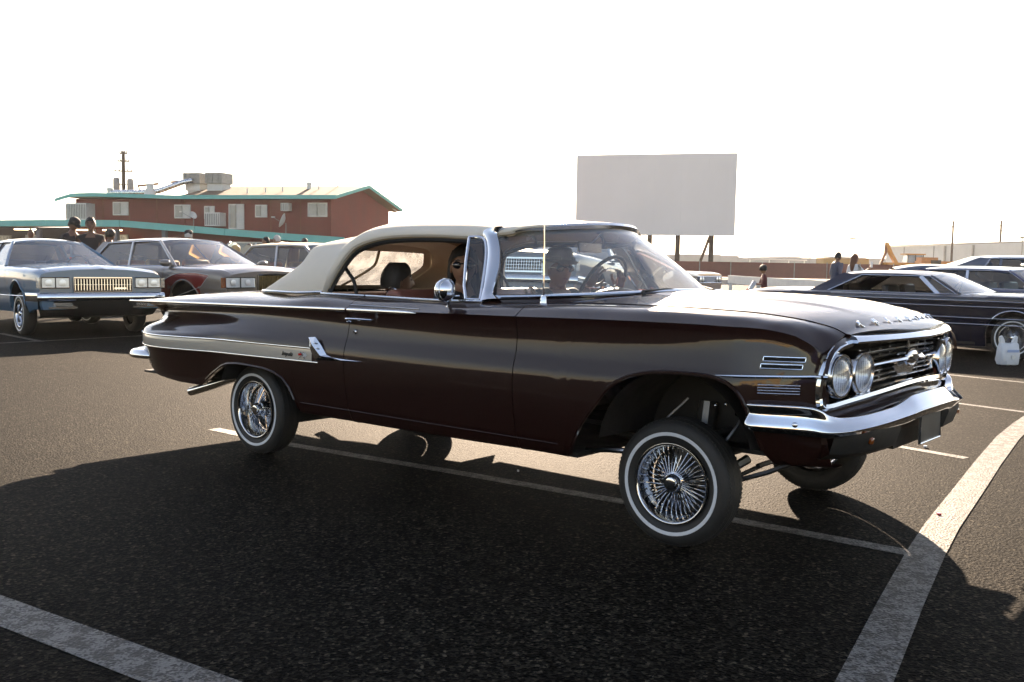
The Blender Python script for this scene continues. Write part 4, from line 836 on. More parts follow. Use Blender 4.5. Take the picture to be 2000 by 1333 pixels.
# ================================================================== parked cars
TYm, WRm, RMm, SPm, HBm, HDm, TGm = TY, WR, RM, SP, HB, HD, TG
def make_car(label, loc, yaw, s, group='parked lowrider cars', name='parked_car', cat='car'):
    T = thing(name, label, cat, (loc[0], loc[1], 0), yaw, group)
    wb, hw, zs = s['wb'], s['hw'], s['sill']; xf, xr = s['xf'], s['xr']; lf, lr = s.get('lift', (0, 0))
    P_ = M[s['paint']]; r = s.get('r', .31); det = s.get('det', 1)
    pit = math.atan2(lf-lr, wb); X = Matrix.Translation((0, 0, lf)) @ Matrix.Rotation(-pit, 4, 'Y')
    def B(mb, nm, m, par=T, ang=38, **k):
        if par is T: mb.v = [tuple(X @ Vector(p)) for p in mb.v]
        else: mb.v = [tuple(X @ Vector(p)) for p in mb.v]
        return mb.build(nm, m, par, ang=ang, **k)
    top = curve(s['top']); xc = (xf+xr)/2; hl = (xf-xr)/2
    hwx = lambda x: hw*(1-s.get('plan', .10)*abs((x-xc)/hl)**5)
    prof = s.get('prof', [(0,-.10),(.03,-.045),(.08,-.015),(.16,-.003),(.42,0),(.50,-.004),(.54,-.016),(.80,-.028),(1,-.075)])
    fo = curve(prof)
    arch = []
    for xa, ra in ((0, s.get('ar', .37)), (-wb, s.get('arr', .35))): arch.append((xa, ra))
    def zb(x):
        z = zs+(s.get('zf', .06) if x > .38 else 0)*min(1, (x-.38)/.2 if x > .38 else 0)+(s.get('zr', .08) if x < -wb-.4 else 0)
        for (xa, ra), cz in zip(arch, (r+.02, r+.0)):
            if abs(x-xa) < ra: z = max(z, cz+math.sqrt(ra*ra-(x-xa)**2)*s.get('asq', 1.))
        return z
    def sec(x, n=26):
        zt = top(x); zb_ = zb(x); h = hwx(x); out = []
        for f in np.linspace(0, 1, n):
            z = zt+(zb_-zt)*f; g = (zt-z)/(zt-zs); out.append((h+fo(g), z))
        return out
    bx = set(np.linspace(xr, xf, 34 if det else 22))
    for xa, ra in arch:
        bx |= {xa+ra*math.cos(a) for a in np.linspace(.02, math.pi-.02, 16)}|{xa+ra*1.0005, xa-ra*1.0005}
    bx = sorted(bx)
    def panel(x0, x1, nm, m=P_):
        xs = [x0]+[b for b in bx if x0+.004 < b < x1-.004]+[x1]; mb = MB(); rows = [[(x, -y, z) for y, z in sec(x)] for x in xs]
        mb.grid(rows); mb.grid([[r_[-1] for r_ in rows], [(p[0], p[1]+.05, p[2]+.003) for p in (r_[-1] for r_ in rows)]])
        l_ = mb.mirrored(); B(mb, nm, m); B(l_, nm, m)
    dx = s['doors']; e = .004
    panel(xr, dx[-1]-e, 'rear_quarter_panel'); panel(dx[0]+e, xf, 'front_fender')
    for a, b in zip(dx[:-1], dx[1:]): panel(b+e, a-e, 'door')
    if det:
        sl_ = MB()
        for x in dx: sl_.grid([[(x+d_, -(y-.012), z-.004) for y, z in sec(x)] for d_ in (-.02, .02)])
        B(sl_.mir(), 'seam_liner', M['gap'])
    G = s['gh']; wb0, wt, bt, bb = G['wb'], G['wt'], G['bt'], G['bb']; zr_ = G['z']; ht = G['ht']
    # hood / deck
    ins = -fo(0)
    def lid(x0, x1, nm, crown, n=16, ridge=0):
        mb = MB(); rows = []
        for x in np.linspace(x0, x1, n):
            h = hwx(x)-ins; rows.append([(x, h*q, top(x)+crown*(1-abs(q)**2.2)+ridge*math.exp(-(q/.05)**2)) for q in np.linspace(-1, 1, 23)])
        mb.grid(rows); return B(mb, nm, P_)
    cf = s.get('crown', .045)
    lid(wb0+.02, xf-.002, 'hood', cf, 18, s.get('ridge', 0)); 
    if s.get('deck', 1): lid(xr+.002, bb-.02, 'trunk_lid', s.get('crownr', .03))
    # hood shut lines
    if det: B(MB().tube([(x, -(hwx(x)-ins-.07), top(x)+cf*(1-(1-.07/hw)**2.2)+.0005) for x in np.linspace(wb0+.1, xf-.05, 12)], .004, 4).mir(), 'hood_gap', M['gap'])
    # ends
    mb = MB(); S = sec(xf); cap = [(xf, -y, z) for y, z in S]
    mb.grid([[(xf, y*q, z if abs(q) > .97 or i > 3 else z+cf*(1-abs(q)**2.2)*(1-i/4)) for q in np.linspace(-1, 1, 21)] for i, (y, z) in enumerate(S)])
    B(mb, 'nose_panel', P_, ang=50)
    mb = MB(); S = sec(xr); mb.grid([[(xr, y*q, z) for q in np.linspace(-1, 1, 9)] for y, z in S]); B(mb, 'tail_panel', P_, ang=50)
    for q in (-1, 1): B(MB().box((xr-.012, q*hw*.72, top(xr)-.20), (.03, hw*.36, .12)), 'tail_lamp', M['red_lens'])
    # underbody
    B(MB().b2(xr+.25, xf-.15, -hw*.62, hw*.62, zs+.03, zs+.16).b2(-wb+.5, -.5, -hw*.92, hw*.92, zs+.02, zs+.06), 'floor_pan', M['under'])
    for xa, ra in arch:
        w = MB().lathe([(ra+.01, -(hwx(xa)-.03)), (ra+.01, -hw*.60), (.02, -hw*.60)], (xa, 0, r), 'Y', 18, arc=(-.05, math.pi+.05)); w2 = w.mirrored(); B(w, 'wheel_well', M['under']); B(w2, 'wheel_well', M['under'])
        if det: 
            lp_ = MB().tube([(xa+(ra)*math.cos(a), -(hwx(xa)+fo(min(1, max(0, (top(xa)-r-ra*math.sin(a))/(top(xa)-zs))))+.002), r+.02+ra*math.sin(a)*s.get('asq', 1.)) for a in np.linspace(.02, math.pi-.02, 22)], .009, 6)
            l2 = lp_.mirrored(); B(lp_, 'wheel_arch_lip', M[s.get('lip', s['paint'])]); B(l2, 'wheel_arch_lip', M[s.get('lip', s['paint'])])
    # greenhouse
    hb_ = lambda x: hwx(x)-ins-.01
    def glz(x): return top(x)+.002
    roofm = M[s.get('roof', s['paint'])]
    mb = MB(); rows = []
    for x in np.linspace(wt, bt, 14):
        t = (x-wt)/(bt-wt); dz = -.028*(2*t-1)**4-.012*(2*t-1)**2
        rows.append([(x+.05*(1-q*q)*(1 if t < .5 else -1)*abs(2*t-1)**3, ht*q, zr_+dz+.045*(1-abs(q)**2.6)) for q in np.linspace(-1, 1, 21)])
    mb.grid(rows)
    for j in (0, -1): mb.grid([[r_[j] for r_ in rows], [(p[0], p[1]*1.022, p[2]-.035) for p in (r_[j] for r_ in rows)], [(p[0], p[1]*.98, p[2]-.05) for p in (r_[j] for r_ in rows)]])
    for j in (0, -1): mb.grid([rows[j], [(p[0]+(.012 if j == 0 else -.012), p[1], p[2]-.03) for p in rows[j]], [(p[0]-(.03 if j == 0 else -.03), p[1], p[2]-.045) for p in rows[j]]])
    ro = B(mb, 'roof', roofm); md = ro.modifiers.new('t', 'SOLIDIFY'); md.thickness = .012
    zt_ = zr_-.035
    def P3(x, k): # k 0 at belt, 1 at roof edge, x along; returns |y|,z
        return None
    ys_ = np.linspace(-1, 1, 17)
    bow = G.get('bow', .14)
    ws = MB().grid([[(wb0+bow*(1-q*q)*(1-v)+(wt-wb0)*v+.05*(1-q*q)*v, (hb_(wb0)*(1-v)+ht*v)*q, (glz(wb0)+cf*(1-q*q)*.9)*(1-v)+(zr_-.02+.03*(1-q*q))*v) for q in ys_] for v in np.linspace(0, 1, 7)]); B(ws, 'windshield', M['glass'], ang=60)
    rb = MB().grid([[(bb-.08*(1-q*q)*(1-v)+(bt-bb)*v-.05*(1-q*q)*v, (hb_(bb)*(1-v)+ht*v)*q*.86, (glz(bb)+.02*(1-q*q))*(1-v)+(zr_-.02+.03*(1-q*q))*v) for q in ys_] for v in np.linspace(0, 1, 5)]); B(rb, 'rear_window', M['tint'], ang=60)
    tm = M[s.get('trim', 'chrome')]
    cp = G.get('cp', .30)   # width of the rear roof pillar at the belt
    for q in (-1, 1):
        hbp = lambda x: q*hb_(x)
        A0, A1 = (wb0-.02, hbp(wb0), glz(wb0)-.01), (wt, q*ht, zt_)
        B(MB().tube([A0, tuple(np.array(A0)*.5+np.array(A1)*.5+np.array([.012, q*.012, .01])), A1], [.030, .025, .024], 8), 'windshield_pillar', P_)
        B(MB().tube([(A0[0]+.02, A0[1], A0[2]), (A1[0]+.025, A1[1], A1[2]+.005)], .007, 6), 'pillar_trim', tm)
        # rear pillar panel
        C = [(bb+.02, hbp(bb), glz(bb)), (bb+cp, hbp(bb+cp), glz(bb+cp)), (bt+G.get('cpt', .20), q*ht*1.01, zt_), (bt, q*ht, zt_+.03)]
        C2 = [(bb+.02, hbp(bb)*.84, glz(bb)+.01), (bt, q*ht*.86, zt_+.03)]
        mb = MB().add(C, [(0, 1, 2, 3)]); mb.add([C[0], C[3], C2[1], C2[0]], [(0, 1, 2, 3)]); pc = B(mb, 'rear_pillar', roofm, ang=0); md = pc.modifiers.new('t', 'SOLIDIFY'); md.thickness = .03
        # side glass and door posts
        xs0, xs1 = wb0-.06, bb+cp; xt0, xt1 = wt-.02, bt+G.get('cpt', .20)
        f0 = lambda u: xs0+(xs1-xs0)*u; f1 = lambda u: xt0+(xt1-xt0)*u
        posts = G.get('posts', [.5])
        cuts = [0]+posts+[1]
        for a, b in zip(cuts[:-1], cuts[1:]):
            if (a, b) in G.get('open', []) or (G.get('opennear') and a == 0): 
                if q == -1: continue
            mb = MB().grid([[((f0(u)*(1-v)+f1(u)*v), q*((hb_(f0(u))-.01)*(1-v)+(ht+.0)*v), glz(f0(u))*(1-v)+(zt_-.01)*v) for u in np.linspace(a+.01, b-.01, 5)] for v in (0, .5, 1)]); B(mb, 'side_window', M[s.get('sideglass', 'glass')])
        for u in posts:
            mb = MB().sweep([(f0(u), q*hb_(f0(u)), glz(f0(u))-.01), (f1(u), q*(ht+.012), zt_)], [(-.028, -.012), (.028, -.012), (.028, .012), (-.028, .012)], up=(0, q, .3)); B(mb, 'door_post', M[s.get('post', 'chrome')])
        lo = [(f0(u), q*(hb_(f0(u))+.012), glz(f0(u))+.002) for u in np.linspace(-.02, 1.0, 12)]; up = [(f1(u), q*(ht+.016), zt_+.004) for u in np.linspace(0, 1, 8)]
        B(MB().tube(lo, .007, 6), 'belt_trim', tm); B(MB().tube([(f0(0), q*(hb_(f0(0))+.005), glz(f0(0)))]+up+[(f0(1), q*(hb_(f0(1))+.005), glz(f0(1)))], .008, 6), 'window_trim', tm)
        for z_ in s.get('sidetrim', []):
            B(MB().tube([(x, q*(hwx(x)+fo((top(x)-z_)/(top(x)-zs))+.003), z_+s.get('tslope', 0)*x) for x in np.linspace(xr+.1, xf-.1, 30) if zb(x) < z_-.01], .007, 6), 'side_trim', M['chrome'])
    # interior
    sm_ = M[s.get('seatm', 'seat')]
    B(MB().box(((wb0+bb)/2-.1, 0, zs+.28), (abs(wb0-bb)*.8, hw*1.7, .30)), 'cabin_floor', M['inblack'])
    for x in (wb0-1.05, wb0-1.95 if wb0-1.95 > bb+.1 else bb+.25):
        zz = top(x)+.10
        for y in (-.36, .36):
            ob = B(MB().poly([(x-.14, y-.27, zs+.3), (x-.20, y-.27, zz), (x-.10, y-.27, zz+.02), (x, y-.27, zs+.3)], (0, .54, 0)), 'seat', sm_); b = ob.modifiers.new('b', 'BEVEL'); b.width = .03
    B(MB().box((wb0-.16, 0, top(wb0)-.05), (.30, hw*1.7, .14)), 'dashboard', M['inblack'])
    c_ = Vector((wb0-.45, .37, top(wb0)+.02)); n_ = Vector((-.85, 0, .5)).normalized(); a_ = Vector((0, 1, 0)); b_ = n_.cross(a_)
    B(MB().tube([c_+(a_*math.cos(t)+b_*math.sin(t))*.18 for t in np.linspace(0, 6.283, 21)[:-1]], .012, 6, closed=True), 'steering_wheel', M['inblack'])
    # mirrors
    if s.get('mirror'): 
        for q in (-1, 1):
            m_ = B(MB().sphere((wb0-.12, q*(hb_(wb0)+.13), top(wb0)+.06), .09, 12, 8, (.7, 1.15, .62)), 'side_mirror', M[s['mirror']])
            B(MB().box((wb0-.12, q*(hb_(wb0)+.03), top(wb0)+.02), (.06, .12, .03)), 'mirror_arm', M[s['mirror']])
    # wheels
    for x in (0, -wb):
        for q in (-1, 1):
            w = bpy.data.objects.new('wheel', None); COL.objects.link(w); w.parent = T; w.location = (x, q*(hw-.14), r); w.rotation_euler = (0, 0, math.pi if q > 0 else 0); w.scale = (r/.289,)*3
            for me, n in ((TYm, 'tyre'), (WRm, 'whitewall'), (RMm, 'rim'), (SPm, 'spokes'), (HBm, 'hub_cap'), (HDm, 'brake_drum')):
                o = bpy.data.objects.new(n, me); COL.objects.link(o); o.parent = w
                if n == 'spokes': o['kind'] = 'stuff'
    # nose
    st = s.get('nose', 'plain'); zt = top(xf); X0 = xf+.006
    def rect(y0, y1, z0, z1, d=.02, x=None): x = X0 if x is None else x; return MB().b2(x-.01, x+d, y0, y1, z0, z1)
    def lampbox(y0, y1, z0, z1, n=1, amber=None):
        L = B(rect(y0, y1, z0, z1, .004), 'headlight', M['reflector'])
        B(MB().tube([(X0+.022, y0, z0), (X0+.022, y1, z0), (X0+.022, y1, z1), (X0+.022, y0, z1)], .009, 6, closed=True), 'bezel', M[s.get('bez', 'inblack')], L)
        B(rect(y0+.005, y1-.005, z0+.005, z1-.005, .012, X0+.01), 'lens', M['lens'], L)
        for k in range(1, n): y = y0+(y1-y0)*k/n; B(rect(y-.006, y+.006, z0, z1, .026), 'divider', M['inblack'], L)
        mb = MB()
        for k in range(n):
            yc = y0+(y1-y0)*(k+.5)/n; mb.lathe([(0, X0+.024), (.035, X0+.026), (.05, X0+.024)], (0, yc, (z0+z1)/2), 'X', 12)
        B(mb, 'bulb', M['reflector'], L)
        if amber: B(rect(amber[0], amber[1], z0, z1, .02), 'corner_lamp', M[amber[2]], L)
        return L
    gm = M[s.get('grillem', 'chrome')]
    if st in ('caprice', 'cadillac', 'lincoln'):
        gy, gz0, gz1 = s['grille']; 
        B(rect(-gy, gy, gz0, gz1, .004), 'grille', M['gap'])
        B(MB().sweep([(X0+.02, -gy, gz0), (X0+.02, gy, gz0), (X0+.025, gy, gz1), (X0+.025, -gy, gz1)], [(-.010, -.012), (.010, -.012), (.014, .012), (-.012, .012)], up=(1, 0, 0), closed=True), 'grille_frame', M['chrome'])
        mb = MB(); nb = s.get('bars', 20)
        for k in range(nb): y = -gy+(k+.5)*2*gy/nb; mb.b2(X0, X0+.022, y-.005*s.get('barw', 1), y+.005*s.get('barw', 1), gz0, gz1)
        B(mb, 'grille_bars', gm, kind='stuff')
        for z in s.get('hbars', [gz0+(gz1-gz0)*.5]): B(rect(-gy, gy, z-.003, z+.003, .012), 'grille_rail', M['chrome_dull'])
        l0, l1, z0, z1 = s['lamp']; n = s.get('nl', 2)
        for q in (-1, 1): lampbox(min(q*l0, q*l1), max(q*l0, q*l1), z0, z1, n, (min(q*l1, q*(l1+.07)), max(q*l1, q*(l1+.07)), s.get('corner', 'amber')) if s.get('corner') else None)
        if st == 'caprice': B(rect(.16, .34, gz0+.03, gz0+.055, .03), 'grille_badge', M['chrome'])
        if st == 'cadillac':
            for q in (-1, 1):
                for k in range(2): B(rect(q*.52-.17, q*.52+.17, gz0-.16+k*.07, gz0-.10+k*.07, .02), 'lower_lamp', M['reflector'])
    else:
        ly = s.get('ly', (.52, .70)); lz = s.get('lz', zt-.14)
        B(rect(-hw*.86, hw*.86, lz-.09, lz+.075, .003), 'grille', M['gap'])
        for k in range(6): B(MB().tube([(X0+.012, -hw*.84, lz-.075+k*.028), (X0+.02, 0, lz-.075+k*.028), (X0+.012, hw*.84, lz-.075+k*.028)], .005, 5), 'grille_bar', M['chrome'])
        B(MB().tube([(X0+.015, -hw*.87, lz-.095), (X0+.015, hw*.87, lz-.095), (X0+.015, hw*.87, lz+.08), (X0+.015, -hw*.87, lz+.08)], .010, 6, closed=True), 'grille_frame', M['chrome'])
        for y in (-ly[1], -ly[0], ly[0], ly[1]):
            h = B(MB().lathe([(.085, X0-.01), (.084, X0+.03), (.072, X0+.035)], (0, y, lz), 'X', 20), 'headlight', M['chrome']); B(MB().lathe([(.073, X0+.022), (.05, X0+.032), (0, X0+.038)], (0, y, lz), 'X', 18), 'lens', M['reflector'], h)
    # bumpers
    bz0, bz1 = s.get('bump', (.42, .54))
    for nm, xe, d in (('front_bumper', xf, 1), ('rear_bumper', xr, -1)):
        rows = []
        for t in np.linspace(-1, 1, 41):
            y = t*(hw+.015); xx = xe+d*(.11-.10*abs(t)**8-.03*abs(t)**2); nyy = 0 if abs(t) < .97 else math.copysign(1, t)
            if abs(t) >= .999: xx = xe-d*.35; y = t*(hw+.02)
            elif abs(t) > .93: xx = xe+d*(.05-(abs(t)-.93)*.5)
            dip = s.get('dip', 0)*(1/(1+math.exp((abs(t)-.52)/.03)))
            rows.append([(xx-d*o, y, z-dip) for o, z in ((.10, bz1-.01), (.05, bz1), (.02, bz1-.012), (.003, bz1-.04), (0, (bz0+bz1)/2-.02), (.01, bz0+.02), (.04, bz0), (.09, bz0+.005))])
        bo = B(MB().grid([[tuple(q_) for q_ in spl(r_, 2)] for r_ in rows]), nm, M['chrome'], ang=60)
    if s.get('fog'):
        for q in (-1, 1):
            B(MB().box((xf+.095, q*.60, bz0-.045), (.03, .26, .05)), 'fog_lamp', M['lens']); B(MB().box((xf+.10, q*.60, bz0-.09), (.05, .40, .022)), 'bumper_strip', M['chrome'])
        lv = MB().grid([[(xf+.03-.10*abs(q)**6, q*hw*.93, bz0+.03) for q in np.linspace(-1, 1, 15)], [(xf+.02-.12*abs(q)**6, q*hw*.92, bz0-.10) for q in np.linspace(-1, 1, 15)], [(xf-.08-.12*abs(q)**6, q*hw*.86, bz0-.22) for q in np.linspace(-1, 1, 15)], [(xf-.5, q*hw*.80, bz0-.26) for q in np.linspace(-1, 1, 15)]]); B(lv, 'lower_valance', M['under'])
    return T
M['blue_car'] = paint('steel_blue_paint', (.035, .115, .20), .15, .3)
M['taupe_car'] = paint('taupe_paint', (.17, .14, .12), .5, .3)
M['navy_car'] = paint('navy_paint', (.003, .004, .013), .05, .3)
M['royal_car'] = paint('royal_blue_paint', (.008, .014, .06), .2, .3)
M['slate_car'] = paint('slate_blue_paint', (.055, .075, .115), .3, .4)
M['black_car'] = paint('black_paint', (.010, .010, .012), .1, .3)
M['wine_car'] = paint('wine_paint', (.06, .008, .008), .2, .3)
M['silver_car'] = paint('silver_paint', (.30, .30, .31), .5, .35)
M['orange_seat'] = mat('tan_orange_velour', (.42, .20, .05), .8)
M['gold'] = mat('gold_plate', (.78, .55, .20), .16, 1.)
M['flame'] = paint('flame_maroon', (.20, .028, .016), .3, .3)
M['beige_roof'] = mat('beige_vinyl_roof', (.34, .30, .22), .75, bump=.2, bscale=300)
M['navy_roof'] = mat('navy_vinyl_roof', (.010, .012, .028), .42, coat=.4)
BOX = dict(wb=2.95, hw=.96, xf=.98, xr=-4.35, sill=.25, r=.31, doors=[-.52, -1.62, -2.45], plan=.08)
caprice = dict(BOX, paint='blue_car', top=[(-4.35,.86),(-4.1,.92),(-3.0,.945),(-.6,.945),(-.2,.935),(.5,.905),(.90,.875),(.98,.845)], gh=dict(wb=-.85, wt=-1.62, bt=-2.95, bb=-3.35, z=1.39, ht=.54, posts=[.50]),
  nose='caprice', grille=(.42, .575, .77), bars=20, lamp=(.48, .86, .625, .775), nl=2, corner='lens', bump=(.43, .555), dip=0, fog=1, lift=(.10, .04), crown=.055, ridge=.010, seatm='slate_car', ar=.385, sidetrim=[.50], bez='inblack')
lincoln = dict(BOX, paint='taupe_car', hw=.97, xf=1.0, plan=.11, top=[(-4.35,.86),(-4.0,.92),(-3.0,.955),(-.6,.955),(-.2,.94),(.5,.90),(.92,.84),(1.0,.80)], gh=dict(wb=-.30, wt=-1.10, bt=-2.85, bb=-3.25, z=1.42, ht=.60, posts=[.50], bow=.2),
  nose='lincoln', grille=(.28, .54, .80), bars=17, barw=1.3, grillem='gold', lamp=(.34, .90, .60, .76), nl=2, corner='amber', mirror='taupe_car', bump=(.38, .52), lift=(.13, .05), crown=.06, seatm='orange_seat', post='silver_car', ar=.40, hbars=[])
hardtop = dict(BOX, prof=[(0,-.085),(.02,-.03),(.05,-.008),(.08,0),(.30,-.006),(.48,-.016),(.52,-.028),(.80,-.055),(1,-.10)], paint='navy_car', hw=.99, xf=.92, plan=.06, sill=.16, r=.30, ar=.36, arr=.33, doors=[-.55, -1.95], top=[(-4.3,.80),(-4.0,.85),(-3.0,.875),(-1.0,.88),(-.2,.885),(.5,.87),(.85,.845),(.92,.82)], xr=-4.3,
  gh=dict(wb=-.72, wt=-1.22, bt=-2.55, bb=-3.02, z=1.165, ht=.64, posts=[.13], opennear=0, cp=.32, cpt=.30, bow=.22, open=[(.13, 1)]), roof='navy_roof', nose='plain', bump=(.28, .40), sidetrim=[.80, .72, .56, .47], crown=.03, seatm='inblack', post='chrome', lip='chrome')
wagon = dict(BOX, paint='royal_car', hw=.97, xf=.95, top=[(-4.35,.90),(-1,.92),(-.2,.91),(.5,.88),(.95,.84)], gh=dict(wb=-.45, wt=-1.05, bt=-4.0, bb=-4.3, z=1.30, ht=.66, posts=[.30, .58], cp=.05, cpt=.05), nose='caprice', grille=(.37, .575, .77), lamp=(.43, .84, .625, .775), corner='amber', deck=0, bump=(.40, .52), crown=.04, seatm='inblack', mirror='royal_car', sidetrim=[.62], sideglass='tint')
slate = dict(caprice, paint='slate_car', top=[(-4.5,1.04),(-4.2,1.10),(-3.0,1.12),(-.6,1.08),(-.2,1.06),(.5,1.03),(.90,1.0),(.98,.96)], xr=-4.5, gh=dict(wb=-.42, wt=-1.0, bt=-2.75, bb=-3.30, z=1.34, ht=.64, posts=[.42, .86], cp=.62, cpt=.22), nose='cadillac', lift=(.18, .18), lamp=(.43, .84, .66, .80), grille=(.37, .62, .82), fog=0, roof='slate_car', post='slate_car')
CARS = []
c = make_car('steel blue four door sedan facing the camera with vertical bar grille, at the left edge', (-6.75, 15.62), R(-49), dict(caprice, r=.33)); CARS.append(c)
# clear-coat stripe scallops of the taupe sedan: a maroon fender panel outlined in silver over the front arch
c2 = make_car('taupe sedan with maroon scallop round its front wheel arch and gold grille', (-4.68, 16.70), R(-37), lincoln); CARS.append(c2)
def scallop(T, s):
    X = Matrix.Translation((0, 0, s['lift'][0])) @ Matrix.Rotation(-math.atan2(s['lift'][0]-s['lift'][1], s['wb']), 4, 'Y')
    fo = curve([(0,-.10),(.03,-.045),(.08,-.015),(.16,-.003),(.42,0),(.50,-.004),(.54,-.016),(.80,-.028),(1,-.075)]); xc = (s['xf']+s['xr'])/2; hl = (s['xf']-s['xr'])/2; tp = curve(s['top'])
    yy = lambda x, z: s['hw']*(1-s['plan']*abs((x-xc)/hl)**5)+fo(min(1, max(0, (tp(x)-z)/(tp(x)-s['sill']))))
    cz = s['r']+.02; ra = s['ar']+.012
    up = [(-.95, .50), (-.7, .62), (-.4, .76), (-.1, .835), (.2, .845), (.45, .825), (.62, .80)]; fu = curve(up)
    lo = lambda x: cz+math.sqrt(max(0, ra*ra-x*x)) if abs(x) < ra else (.40 if x < 0 else .78-(.62-x)*.9)
    xs = list(np.linspace(-.95, -ra, 12))+list(np.linspace(-ra+.003, ra-.003, 20))+list(np.linspace(ra, .61, 8))
    rows = [[(x, -(yy(x, z)+.0025), z) for z in np.linspace(max(lo(x), .3), max(fu(x), lo(x)+.002), 6)] for x in xs]
    a = MB().grid(rows); b = a.mirrored()
    e = MB().tube([r[-1] for r in rows], .006, 5).tube([r[0] for r in rows if abs(r[0][0]) > ra], .006, 5); f = e.mirrored()
    for m_, nm, mm in ((a, 'scallop_panel', M['flame']), (b, 'scallop_panel', M['flame']), (e, 'scallop_stripe', M['silver_car']), (f, 'scallop_stripe', M['silver_car'])):
        m_.v = [tuple(X @ Vector(p)) for p in m_.v]; m_.build(nm, mm, T)
scallop(c2, lincoln)
CARS.append(make_car('maroon sedan with beige vinyl roof parked behind the taupe sedan', (-2.72, 18.9), R(-37), dict(lincoln, paint='wine_car', roof='beige_roof', post='silver_car', grillem='chrome', lift=(.10, .06), mirror='wine_car', det=0)))
CARS.append(make_car('dark navy two door hardtop with twin chrome side strips and open side window', (7.55, 14.55), R(-40), hardtop)); 
CARS.append(make_car('royal blue sedan behind the navy hardtop', (9.75, 16.9), R(-55), dict(caprice, paint='royal_car', lift=(-.04, -.04), gh=dict(wb=-.42, wt=-1.05, bt=-2.75, bb=-3.25, z=1.30, ht=.64, posts=[.5]), corner='amber', mirror='royal_car', sideglass='tint', fog=0)))
CARS.append(make_car('slate blue sedan with padded rear pillar, farthest of the three at right', (13.1, 22.0), R(-15), slate))
CARS.append(make_car('slate sedan with chrome grid grille seen through the convertible windshield', (.45, 15.9), R(-112), dict(caprice, paint='slate_car', nose='cadillac', lift=(.40, .10), grille=(.37, .60, .80), barw=.7, bars=18, hbars=[.65, .70, .75], fog=0, mirror='slate_car')))
CARS.append(make_car('black sedan seen between the driver and the steering wheel', (2.35, 24.9), R(-122), dict(hardtop, paint='black_car', roof='black_car', lift=(.30, .15), det=0)))
CARS.append(make_car('wine red classic sedan with quad lamps beyond the convertible windshield', (4.75, 28.6), R(-33), dict(hardtop, paint='wine_car', roof='wine_car', lift=(.14, .10), det=0)))
CARS.append(make_car('silver sedan seen through the rear plastic window of the convertible', (-3.1, 25.5), R(-60), dict(caprice, paint='silver_car', lift=(0, 0), det=0)))
CARS.append(make_car('black hardtop parked behind the photographer, mirrored in the flank', (-3.5, -12.0), R(8), dict(hardtop, paint='black_car', roof='black_car', lift=(.06, .06), det=0)))
CARS.append(make_car('dark blue sedan parked behind the photographer, mirrored in the flank', (3.6, -13.0), R(172), dict(caprice, paint='royal_car', lift=(0, 0), det=0)))
CARS.append(make_car('silver sedan parked behind the photographer, mirrored in the fender', (11.0, -14.0), R(10), dict(caprice, paint='silver_car', lift=(0, 0), det=0)))
# crew cab pickup
def pickup(loc, yaw):
    T = thing('pickup_truck', 'pale crew cab pickup parked in front of the red building', 'truck', (loc[0], loc[1], 0), yaw)
    p = M['silver_car']
    b = MB().b2(-1.0, 1.0, -.95, .95, .55, 1.08).b2(-3.2, -1.0, -.95, .95, .55, 1.25); b.box((0, 0, 1.10), (2.0, 1.86, .10)); b.build('body', p, T)
    MB().b2(-4.6, -3.22, -.95, .95, .55, 1.22).build('cargo_bed', p, T)
    MB().poly([(-.85, -.80, 1.84), (-3.0, -.80, 1.84), (-3.05, -.80, 1.80), (-.75, -.80, 1.80)], (0, 1.6, 0)).build('roof', p, T)
    for y in (-.86, .86):
        for x0, x1 in ((-.15, -.80), (-1.9, -1.92), (-3.15, -3.02)): MB().tube([(x0, y, 1.22), (x1, y*.93, 1.82)], .045, 6).build('pillar', p, T)
        for a, b_, c_, d_ in ((-.2, -1.85, -.85, -1.87), (-1.98, -3.1, -1.97, -2.98)): MB().add([(a, y*.99, 1.22), (b_, y*.99, 1.22), (d_, y*.93, 1.80), (c_, y*.93, 1.80)], [(0, 1, 2, 3)]).build('side_window', M['tint'], T, ang=0)
    MB().add([(-.15, -.84, 1.16), (-.15, .84, 1.16), (-.82, .78, 1.81), (-.82, -.78, 1.81)], [(0, 1, 2, 3)]).build('windshield', M['tint'], T, ang=0)
    for x in (.1, -3.7):
        for y in (-.85, .85): w = MB().lathe([(.16, -.12), (.36, -.12), (.39, -.09), (.39, .09), (.36, .12), (.16, .12)], (x, y, .39), 'Y', 24).build('wheel', M['tyre'], T); MB().lathe([(0, -.1), (.17, -.11), (.17, .11), (0, .1)], (x, y, .39), 'Y', 20).build('rim', M['chrome_dull'], w)
    return T
pickup((-12.2, 42.0), R(168))
# ================================================================== buildings and far things
M['redwall'] = mat('oxblood_stucco', (.14, .022, .016), .85, var=.16, scale=.7, bump=.3, bscale=40)
M['teal'] = mat('teal_fascia_paint', (.07, .36, .34), .6, var=.08, scale=1.5)
M['shingle'] = mat('tan_shingle', (.11, .072, .042), .9, var=.25, scale=4, bump=.5, bscale=14)
M['whitemetal'] = mat('white_metal', (.52, .52, .50), .5, var=.08, scale=4)
M['greymetal'] = mat('galvanised_metal', (.20, .20, .19), .45, .3, var=.2, scale=5)
M['duct'] = mat('duct_metal', (.55, .57, .60), .25, .9, var=.2, scale=6)
M['rust'] = mat('rusty_pipe', (.16, .06, .025), .8, var=.4, scale=9)
M['wood'] = mat('weathered_pole', (.045, .030, .020), .85, var=.3, scale=3)
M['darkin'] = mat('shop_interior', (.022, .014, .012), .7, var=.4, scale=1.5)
M['pane'] = mat('window_pane', (.13, .15, .17), .12, coat=.6, var=.25, scale=1.5)
M['curtain'] = mat('pale_curtain', (.50, .49, .46), .8, var=.1, scale=4)
M['poster'] = mat('shop_poster', (.35, .35, .33), .6, var=.6, scale=5)
